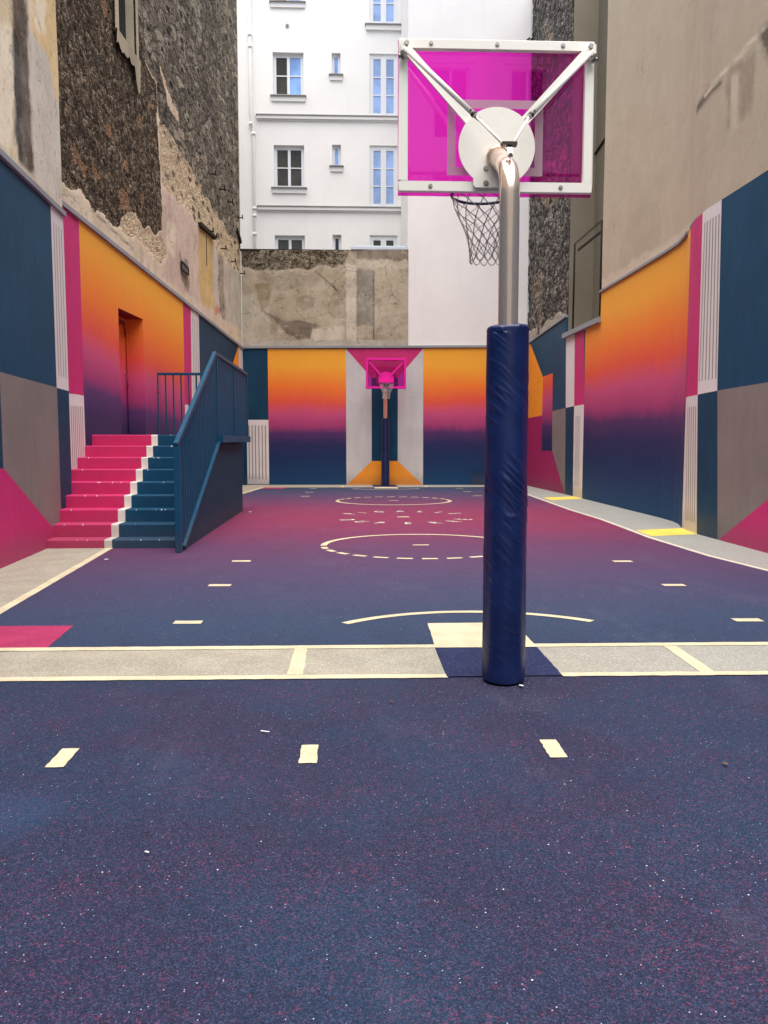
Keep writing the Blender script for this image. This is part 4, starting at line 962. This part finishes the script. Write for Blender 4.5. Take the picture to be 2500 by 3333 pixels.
# side wall with sloping top
mb = MB(); X0, X1 = -2.37, -2.265
prof = [(11.24, -.02), (11.24, .03), (14.26, 1.43), (17.55, 1.40), (17.5, -.02)]
mb.poly([(X1+.0, y, z) for y, z in prof], 'stair_wall'); mb.poly([(X0, y, z) for y, z in prof], 'stair_wall')
for (a, b) in zip(prof, prof[1:]+prof[:1]): mb.poly([(X0, *a), (X1, *a), (X1, *b), (X0, *b)], 'stair_wall')
mb.build('side_wall', st)
mb = MB(); mb.bar((-2.29, 11.22, .045), (-2.265, 14.27, 1.475), .13, .05, 'blue_steel')
for i in range(9):   # toothed plates carrying the steps
    y = 11.45+.33*i; z = .10+.165*i
    mb.box((-2.355, y, z), (-2.325, y+.17, z+.13), 'blue_steel')
mb.build('stringer', st, .004)
mb = MB(); mb.box((-2.36, 14.22, 1.44), (-2.15, 18.1, 1.565), 'blue_steel'); mb.build('landing_edge', st, .006)
# railings
rl = empty('railing', None, None); adopt(rl, st)
def hr(mb, pts, w=.05, h=.05):
    for a, b in zip(pts, pts[1:]): mb.bar(a, b, w, h, 'blue_steel')
xr0 = lambda y: -2.28+.06*(y-11)/7
pA, pM, pE = (xr0(11.02), 10.98, 1.42), (xr0(14.1), 14.12, 2.93), (xr0(18.05), 18.06, 2.89)
mb = MB(); hr(mb, [pA, pM], .06, .075); hr(mb, [pM, pE], .06, .06); mb.build('handrail', rl, .005)
mb = MB(); mb.box((-2.315, 10.98, 0), (-2.235, 11.07, 1.40), 'blue_steel'); mb.build('post', rl, .006)
for y in (14.2, 16.1, 18.02):
    mb = MB(); x = xr0(y); mb.box((x-.03, y-.03, 1.45), (x+.03, y+.03, 2.88), 'blue_steel'); mb.build('post', rl)
y = 11.2
while y < 18:
    x = xr0(y); zt_ = 1.42+(2.93-1.42)*(y-10.98)/3.14 if y < 14.12 else 2.9; zb_ = .05+(y-11.22)*.469 if y < 14.26 else 1.5
    if min(abs(y-p) for p in (14.2, 16.1, 18.02)) > .06:
        mb = MB(); mb.box((x-.011, y-.022, max(zb_, .04)), (x+.011, y+.022, zt_-.02), 'blue_steel'); mb.build('baluster', rl)
    y += .112
rl2 = empty('railing', None, None); adopt(rl2, st)
mb = MB(); mb.bar((-4.2, 17.98, 2.885), (-2.25, 17.98, 2.885), .05, .055, 'blue_steel'); mb.build('handrail', rl2, .005)
mb = MB(); mb.box((-4.155, 17.95, 1.55), (-4.075, 18.01, 2.86), 'blue_steel'); mb.build('post', rl2)
x = -3.92
while x < -2.3:
    mb = MB(); mb.box((x-.014, 17.965, 1.55), (x+.014, 17.995, 2.865), 'blue_steel'); mb.build('baluster', rl2); x += .163

# ------------------------------------------------------------------ basketball hoop (pole at the origin, board towards +Y)
def make_hoop():
    h = empty('basketball_hoop', 'x', 'hoop')
    R0, th = .22, R(63)
    pts = [(0, 0, 0), (0, 0, 1.5), (0, 0, 2.9)] + [(0, R0*(1-math.cos(a)), 2.95+R0*math.sin(a)) for a in frange(0, th, 14)]
    e = pts[-1]; dy = .46-e[1]; pts.append((0, .46, e[2]+dy*math.cos(th)/math.sin(th)))
    mb = MB(); mb.tube(pts, .060, 'steel', 40); mb.tube([(0, .425, pts[-1][2]-.018), (0, .462, pts[-1][2])], .068, 'steel', 32); mb.build('pole', h)
    # vinyl pad with diagonal creases
    nseg, nz = 150, 420; v = []; f = []; H = 2.18
    for j in range(nz+1):
        z = .015+(H-.015)*j/nz
        for i in range(nseg):
            a = 2*math.pi*i/nseg
            r = .1335-.007*z/H
            # creases run down to the right round the front, strongest between knee and shoulder height
            env = math.exp(-((z-1.25)/.62)**2)*1.0+.22
            w1 = noise.noise(Vector((a*1.3, z*1.1, 2)))
            ph = z + a*.1335*.82 + .02*w1; al = (z-a*.1335*1.2)
            c1 = noise.noise(Vector((ph*17, al*2.6, 4.5))); c2 = noise.noise(Vector((ph*36, al*5, 8.5)))
            rid = max(0.0, 1-abs(c1)*4.5)**1.4; gate = min(1, max(0, noise.noise(Vector((a*.9+3, z*2.4, 6)))*2.2+.55))
            rr = r + env*gate*(.0050*rid-.0016 + .0030*c1 + .0016*c2) + .0022*noise.noise(Vector((math.cos(a)*2, math.sin(a)*2, z*2.2)))
            k = (H-z)
            if k < .02: rr -= .014*(1-k/.02)**2
            if k < .06: rr += .003*noise.noise(Vector((math.cos(a)*6, math.sin(a)*6, z*9)))
            if z < .09: rr -= .006*(1-z/.09)**2*(1+noise.noise(Vector((math.cos(a)*3, math.sin(a)*3, 3))))
            zz = z
            if z > H-.05: zz += .006*math.sin(a*1+1)+.004*noise.noise(Vector((math.cos(a)*4, math.sin(a)*4, 0)))
            if j == 0: zz += .006+.006*math.sin(a)
            v.append((rr*math.cos(a), rr*math.sin(a), zz))
    for j in range(nz):
        for i in range(nseg): b = (i+1) % nseg; f.append((j*nseg+i, j*nseg+b, (j+1)*nseg+b, (j+1)*nseg+i))
    base = len(v)
    for rr, dz in ((.085, -.002), (.066, -.02)):
        for i in range(nseg): a = 2*math.pi*i/nseg; v.append((rr*math.cos(a), rr*math.sin(a), H+dz+.006*math.sin(a+1)))
    prev = nz*nseg
    for q in range(2):
        for i in range(nseg): b = (i+1) % nseg; f.append((prev+i, prev+b, base+q*nseg+b, base+q*nseg+i))
        prev = base+q*nseg
    me = bpy.data.meshes.new('pole_pad'); me.from_pydata(v, [], f); me.materials.append(M['vinyl']); me.polygons.foreach_set('use_smooth', [True]*len(f)); me.update()
    pad = bpy.data.objects.new('pole_pad', me); COL.objects.link(pad); pad.parent = h
    mb = MB()
    for i in range(36):
        z = .1+i*.0575; s = .017 if i % 2 else -.017
        mb.tube([(-s, .128+.008*(1-z/2.2), z), (s, .128+.008*(1-z/2.2), z+.03)], .0045, 'lace', 5)
        mb.tube([(s, .128+.008*(1-z/2.2), z+.03), (s, .128+.008*(1-z/2.2), z+.055)], .0045, 'lace', 5)
    mb.build('lacing', pad)
    # backboard
    bb = empty('backboard', None, None); bb.parent = h
    mb = MB(); yb0, yb1 = .485, .525; W, z0, z1 = .63, 3.10, 4.045; t = .058
    mb.box((-W, yb0, z1-t), (W, yb1, z1), 'frame_steel'); mb.box((-W, yb0, z0), (W, yb1, z0+t+.006), 'frame_steel')
    mb.box((-W, yb0, z0+t+.006), (-W+t, yb1, z1-t), 'frame_steel'); mb.box((W-t, yb0, z0+t+.006), (W, yb1, z1-t), 'frame_steel')
    fr = mb.build('frame', bb, .004)
    mb = MB(); mb.box((-W-.004, yb1+.004, z0-.016), (W+.006, yb1+.016, z1+.002), 'acrylic'); ac = mb.build('acrylic_panel', bb)
    mb = MB(); ys = yb1+.002; a, b, q = .313, .053, 0
    Z0, Z1 = 3.215, 3.69
    for p in (rect(-a, a, Z1-b, Z1), rect(-a, a, Z0, Z0+b), rect(-a, -a+b, Z0+b, Z1-b), rect(a-b, a, Z0+b, Z1-b)): mb.poly([(x, ys, z) for x, z in p], 'film')
    mb.build('target_square', ac)
    for x, z in ((-.425, z1-.03), (0, z1-.03), (.425, z1-.03), (-.425, z0+.032), (.425, z0+.032)):
        mb = MB(); mb.tube([(x, yb0-.010, z), (x, yb0+.002, z)], .0095, 'bolt', 10); mb.tube([(x, yb0-.003, z), (x, yb0+.002, z)], .015, 'bolt', 12)
        mb.build('bolt', fr); mb = MB(); mb.tube([(x, yb1+.015, z), (x, yb1+.022, z)], .012, 'bolt', 10); mb.build('bolt', ac)
    # round plate with bracket tongue
    mb = MB(); cz = 3.375; rp = .247
    ring = [(rp*math.cos(a), cz+rp*math.sin(a)) for a in frange(R(-53), R(233), 60)]
    out = ring + [(-.15, 3.17), (-.15, 3.135), (-.135, 3.12), (.135, 3.12), (.15, 3.135), (.15, 3.17)]
    yf, yk = .458, .470
    mb.poly([(x, yf, z) for x, z in out], 'frame_steel'); mb.poly([(x, yk, z) for x, z in out], 'frame_steel')
    for (x, z), (x2, z2) in zip(out, out[1:]+out[:1]): mb.poly([(x, yf, z), (x2, yf, z2), (x2, yk, z2), (x, yk, z)], 'frame_steel')
    pl = mb.build('mounting_plate', h)
    mb = MB(); mb.box((-.14, .471, 3.13), (.14, .53, 3.33), 'frame_steel'); mb.build('bracket_block', pl)
    for x in (-.068, .068):
        for z in (3.238, 3.146):
            mb = MB(); mb.tube([(x, .447, z), (x, .459, z)], .013, 'bolt', 6); mb.tube([(x, .455, z), (x, .459, z)], .018, 'bolt', 14); mb.build('bolt', pl)
    mb = MB(); mb.bar((.03, .43, 3.13), (.045, .45, 3.30), .012, .03, 'dark_steel', (0, 1, 0)); mb.build('gusset', pl)
    for s in (-1, 1):
        mb = MB(); mb.bar((s*.585, .478, 3.985), (s*.15, .478, 3.515), .052, .010, 'frame_steel', (0, 1, 0)); mb.bar((s*.585+s*.02, .480, 3.985-.02), (s*.15+s*.02, .480, 3.515-.02), .008, .02, 'frame_steel', (0, 1, 0)); mb.build('diagonal_bar', bb)
        # tubular stay: corner lug -> adjuster -> pole clamp
        mid = Vector((s*.165, .27, 3.49)); top = Vector((s*.60, .43, 3.962)); end = Vector((s*.022, .06, 3.245))
        mb = MB(); mb.tube([top, mid], .0165, 'frame_steel', 14)
        mb.tube([mid, end], .0085, 'frame_steel', 10); sy = mb.build('stay', h)
        d = (top-mid).normalized()
        mb = MB(); mb.tube([mid-d*.03, mid+d*.01], .014, 'bolt', 6); mb.tube([mid+d*.012, mid+d*.03], .020, 'dark_steel', 10); mb.tube([mid+d*.05+Vector((0, -.025, 0)), mid+d*.05+Vector((0, .025, 0))], .006, 'dark_steel', 8); mb.build('adjuster', sy)
        mb = MB(); c = Vector((s*.60, .45, 3.965))
        mb.box((c.x-.022, .42, c.z-.035), (c.x+.022, .486, c.z+.035), 'frame_steel')
        mb.tube([(c.x-s*.015, .405, c.z+.02), (c.x-s*.015, .425, c.z+.02)], .016, 'bolt', 6); mb.tube([(c.x+s*.024-.012*s, .44, c.z-.05), (c.x+s*.036, .44, c.z-.05)], .014, 'bolt', 8)
        mb.tube([(c.x+s*.005, .43, c.z-.075), (c.x+s*.005, .43, c.z-.03)], .011, 'bolt', 8); mb.tube([(c.x+s*.012, .41, c.z-.04), (c.x+s*.012, .43, c.z-.035)], .015, 'bolt', 6)
        mb.build('lug', sy)
    mb = MB(); mb.bar((-.045, .035, 3.245), (.045, .035, 3.245), .045, .02, 'dark_steel'); mb.bar((0, .045, 3.255), (0, -.008, 3.165), .03, .016, 'bolt'); mb.tube([(0, -.022, 3.165), (0, .0, 3.172)], .013, 'bolt', 8); mb.tube([(-.05, .05, 3.25), (.05, .05, 3.25)], .008, 'bolt', 8); mb.build('stay_clamp', h)
    # rim and net
    zr, yr, rr = 3.225, .985, .225
    mb = MB(); n = 48
    mb.tube([(rr*math.cos(a), yr+rr*math.sin(a), zr) for a in frange(0, 2*math.pi, n)], .0105, 'rim', 10, False)
    mb.box((-.10, .541, zr-.016), (.10, yr-rr+.03, zr-.002), 'rim'); mb.box((-.09, .540, zr-.085), (.09, .556, zr+.02), 'rim')
    for s in (-1, 1): mb.bar((s*.08, .55, zr-.06), (s*.14, yr-rr+.07, zr-.008), .012, .02, 'rim')
    rm = mb.build('rim', h)
    mb = MB(); rows = 8
    def npt(k, j):
        t = j/rows; a = 2*math.pi*(k+.18*j)/12
        r = .222*(1-t)+.112*t+.018*math.sin(t*6)*(1-t)-.03*math.sin(math.pi*t)
        sag = .012*noise.noise(Vector((k*1.7, j*1.3, 0)))
        z = zr-.012-.43*t**.93+.012*noise.noise(Vector((math.cos(a)*2, math.sin(a)*2, j*.6)))
        return Vector((r*math.cos(a)+.02*t*t+sag*t, yr+r*math.sin(a)+sag*t, z))
    for k in range(12):
        for sg in (1, -1):
            pts = []
            for j in range(rows+1):
                pts.append(npt(k+sg*.5*j, j))
            fine = []
            for a, b in zip(pts, pts[1:]):
                for q in range(3):
                    p = a.lerp(b, q/3); p.z -= .004*math.sin(math.pi*q/3); fine.append(p)
            fine.append(pts[-1]); mb.tube(fine, .0036, 'rope', 5)
            if sg > 0:
                for j in range(2, rows): mb.tube([pts[j]+Vector((0, 0, .006)), pts[j], pts[j]-Vector((0, 0, .006))], [.004, .0068, .004], 'rope', 6)
        a, b = npt(k+.5*rows, rows), npt(k+1+.5*rows, rows); m_ = (a+b)/2
        mb.tube([a, a.lerp(m_, .5)-Vector((0, 0, .022)), m_-Vector((0, 0, .03)), m_.lerp(b, .5)-Vector((0, 0, .022)), b], .0038, 'rope', 5)
        t0 = npt(k, 0); mb.tube([t0+Vector((0, 0, .0)), t0+Vector((.004, .004, .024)), t0+Vector((-.004, 0, .0))], .005, 'rope', 5)
    mb.build('net', rm)
    return h
hoop = make_hoop(); hoop.location = (.95, 5.02, 0)
hoop['label'] = 'near basketball hoop seen from behind, steel pole with navy pad and magenta board'; hoop['group'] = 'basketball hoops'
def copy_tree(o, parent=None):
    c = o.copy(); COL.objects.link(c); c.parent = parent
    for ch in o.children: copy_tree(ch, c)
    return c
h2 = copy_tree(hoop); h2.location = (1.14, 26.84, 0); h2.rotation_euler.z = math.pi
def repaint(o):
    """far frame set before its panel, coloured pink for its glow through acrylic"""
    if o.type == 'MESH' and o.data.materials and o.data.materials[0] in (M['frame_steel'], M['acrylic']):
        swap = 'pink_glow_metal' if o.data.materials[0] == M['frame_steel'] else 'acrylic_far'
        o.data = o.data.copy(); o.data.materials[0] = M[swap]
        if swap == 'acrylic_far': o.location.y -= .105
    for ch in o.children: repaint(ch)
repaint(h2)
h2['label'] = 'far basketball hoop with hot pink board facing the camera before the end wall'

# ------------------------------------------------------------------ litter on the court
def scrap(name, x, y, sx, sy, m, label, cat, rz=0):
    v = []; f = []; n = 5
    for j in range(n+1):
        for i in range(n+1):
            u, w_ = i/n-.5, j/n-.5; k = 1-abs(w_)**2*1.6
            lx, ly = u*sx*k, w_*sy; c, s = math.cos(rz), math.sin(rz)
            v.append((x+lx*c-ly*s, y+lx*s+ly*c, .013+.3*sx*(abs(u)*.7+.3*noise.noise(Vector((u*4+x, w_*4+y, 0)))+.25)))
    for j in range(n):
        for i in range(n): f.append((j*(n+1)+i, j*(n+1)+i+1, (j+1)*(n+1)+i+1, (j+1)*(n+1)+i))
    me = bpy.data.meshes.new(name); me.from_pydata(v, [], f); me.materials.append(M[m]); me.update()
    o = bpy.data.objects.new(name, me); COL.objects.link(o); return tag(o, label, cat)
scrap('paper_scrap', 1.03, 4.87, .018, .036, 'paper', 'white scrap of paper at the foot of the near padded pole', 'litter', .6)
scrap('paper_scrap', -.74, 2.91, .009, .02, 'paper', 'small white fleck lying on the dark apron below the middle dash', 'litter', 1)
scrap('paper_scrap', -3.02, 10.3, .055, .06, 'pale_flashing', 'pale blue bottle cap lying in front of the blue stairs', 'litter')
scrap('dry_leaf', 1.72, 3.63, .018, .03, 'leaf', 'dry brown leaf right of the rightmost apron dash', 'leaf', .4)
scrap('dry_leaf', .23, 4.6, .016, .024, 'leaf', 'pale brown leaf left of the near padded pole', 'leaf', 1.2)
scrap('twig', -.78, 3.06, .006, .03, 'twig', 'dark twig lying on the apron above the white fleck', 'twig', 1.4)
scrap('paper_scrap', -2.05, 17.0, .06, .08, 'paper', 'white scrap at the foot of the blue stair wall', 'litter', .2)
scrap('paper_scrap', -.44, 4.14, .012, .05, 'paper', 'thin white sliver between the apron dashes and the grey strip', 'litter', 1.2)

# ------------------------------------------------------------------ camera, sky and light
cam = bpy.data.objects.new('camera', bpy.data.cameras.new('camera')); COL.objects.link(cam); S.camera = cam
cam.data.sensor_fit = 'VERTICAL'; cam.data.sensor_height = 36.0; cam.data.lens = 36.0*2696/3333; cam.data.clip_start = .05; cam.data.clip_end = 1500
cam.location = (0, 0, 1.5)
pitch = math.atan((1666.5-1430)/2696); yaw = math.atan(110/2696)
cam.rotation_euler = (R(90)-pitch, 0, -yaw)
SUN_EL, SUN_AZ = R(76), R(184)        # azimuth clockwise from +Y
wd = bpy.data.worlds.new('World'); S.world = wd; wd.use_nodes = True
nt = wd.node_tree; bg = nt.nodes['Background']; sk = nt.nodes.new('ShaderNodeTexSky'); sk.sky_type = 'NISHITA'
sk.sun_disc = False; sk.sun_elevation = SUN_EL; sk.sun_rotation = SUN_AZ; sk.air_density = 1.0; sk.dust_density = 2.5; sk.ozone_density = .6
nt.links.new(sk.outputs[0], bg.inputs[0]); bg.inputs[1].default_value = .24
sl = bpy.data.lights.new('sun', 'SUN'); sl.energy = 5.7; sl.angle = R(88); sl.color = (1, .945, .86)
so = bpy.data.objects.new('sun', sl); COL.objects.link(so); so.location = (0, 0, 30)
dirv = Vector((math.sin(SUN_AZ)*math.cos(SUN_EL), math.cos(SUN_AZ)*math.cos(SUN_EL), math.sin(SUN_EL)))
so.rotation_euler = dirv.to_track_quat('Z', 'Y').to_euler()
S.view_settings.view_transform = 'Standard'; S.view_settings.look = 'None'; S.view_settings.exposure = 0
S.cycles.use_adaptive_sampling = True; S.cycles.adaptive_threshold = .02; S.cycles.max_bounces = 7; S.cycles.diffuse_bounces = 3; S.cycles.transparent_max_bounces = 16
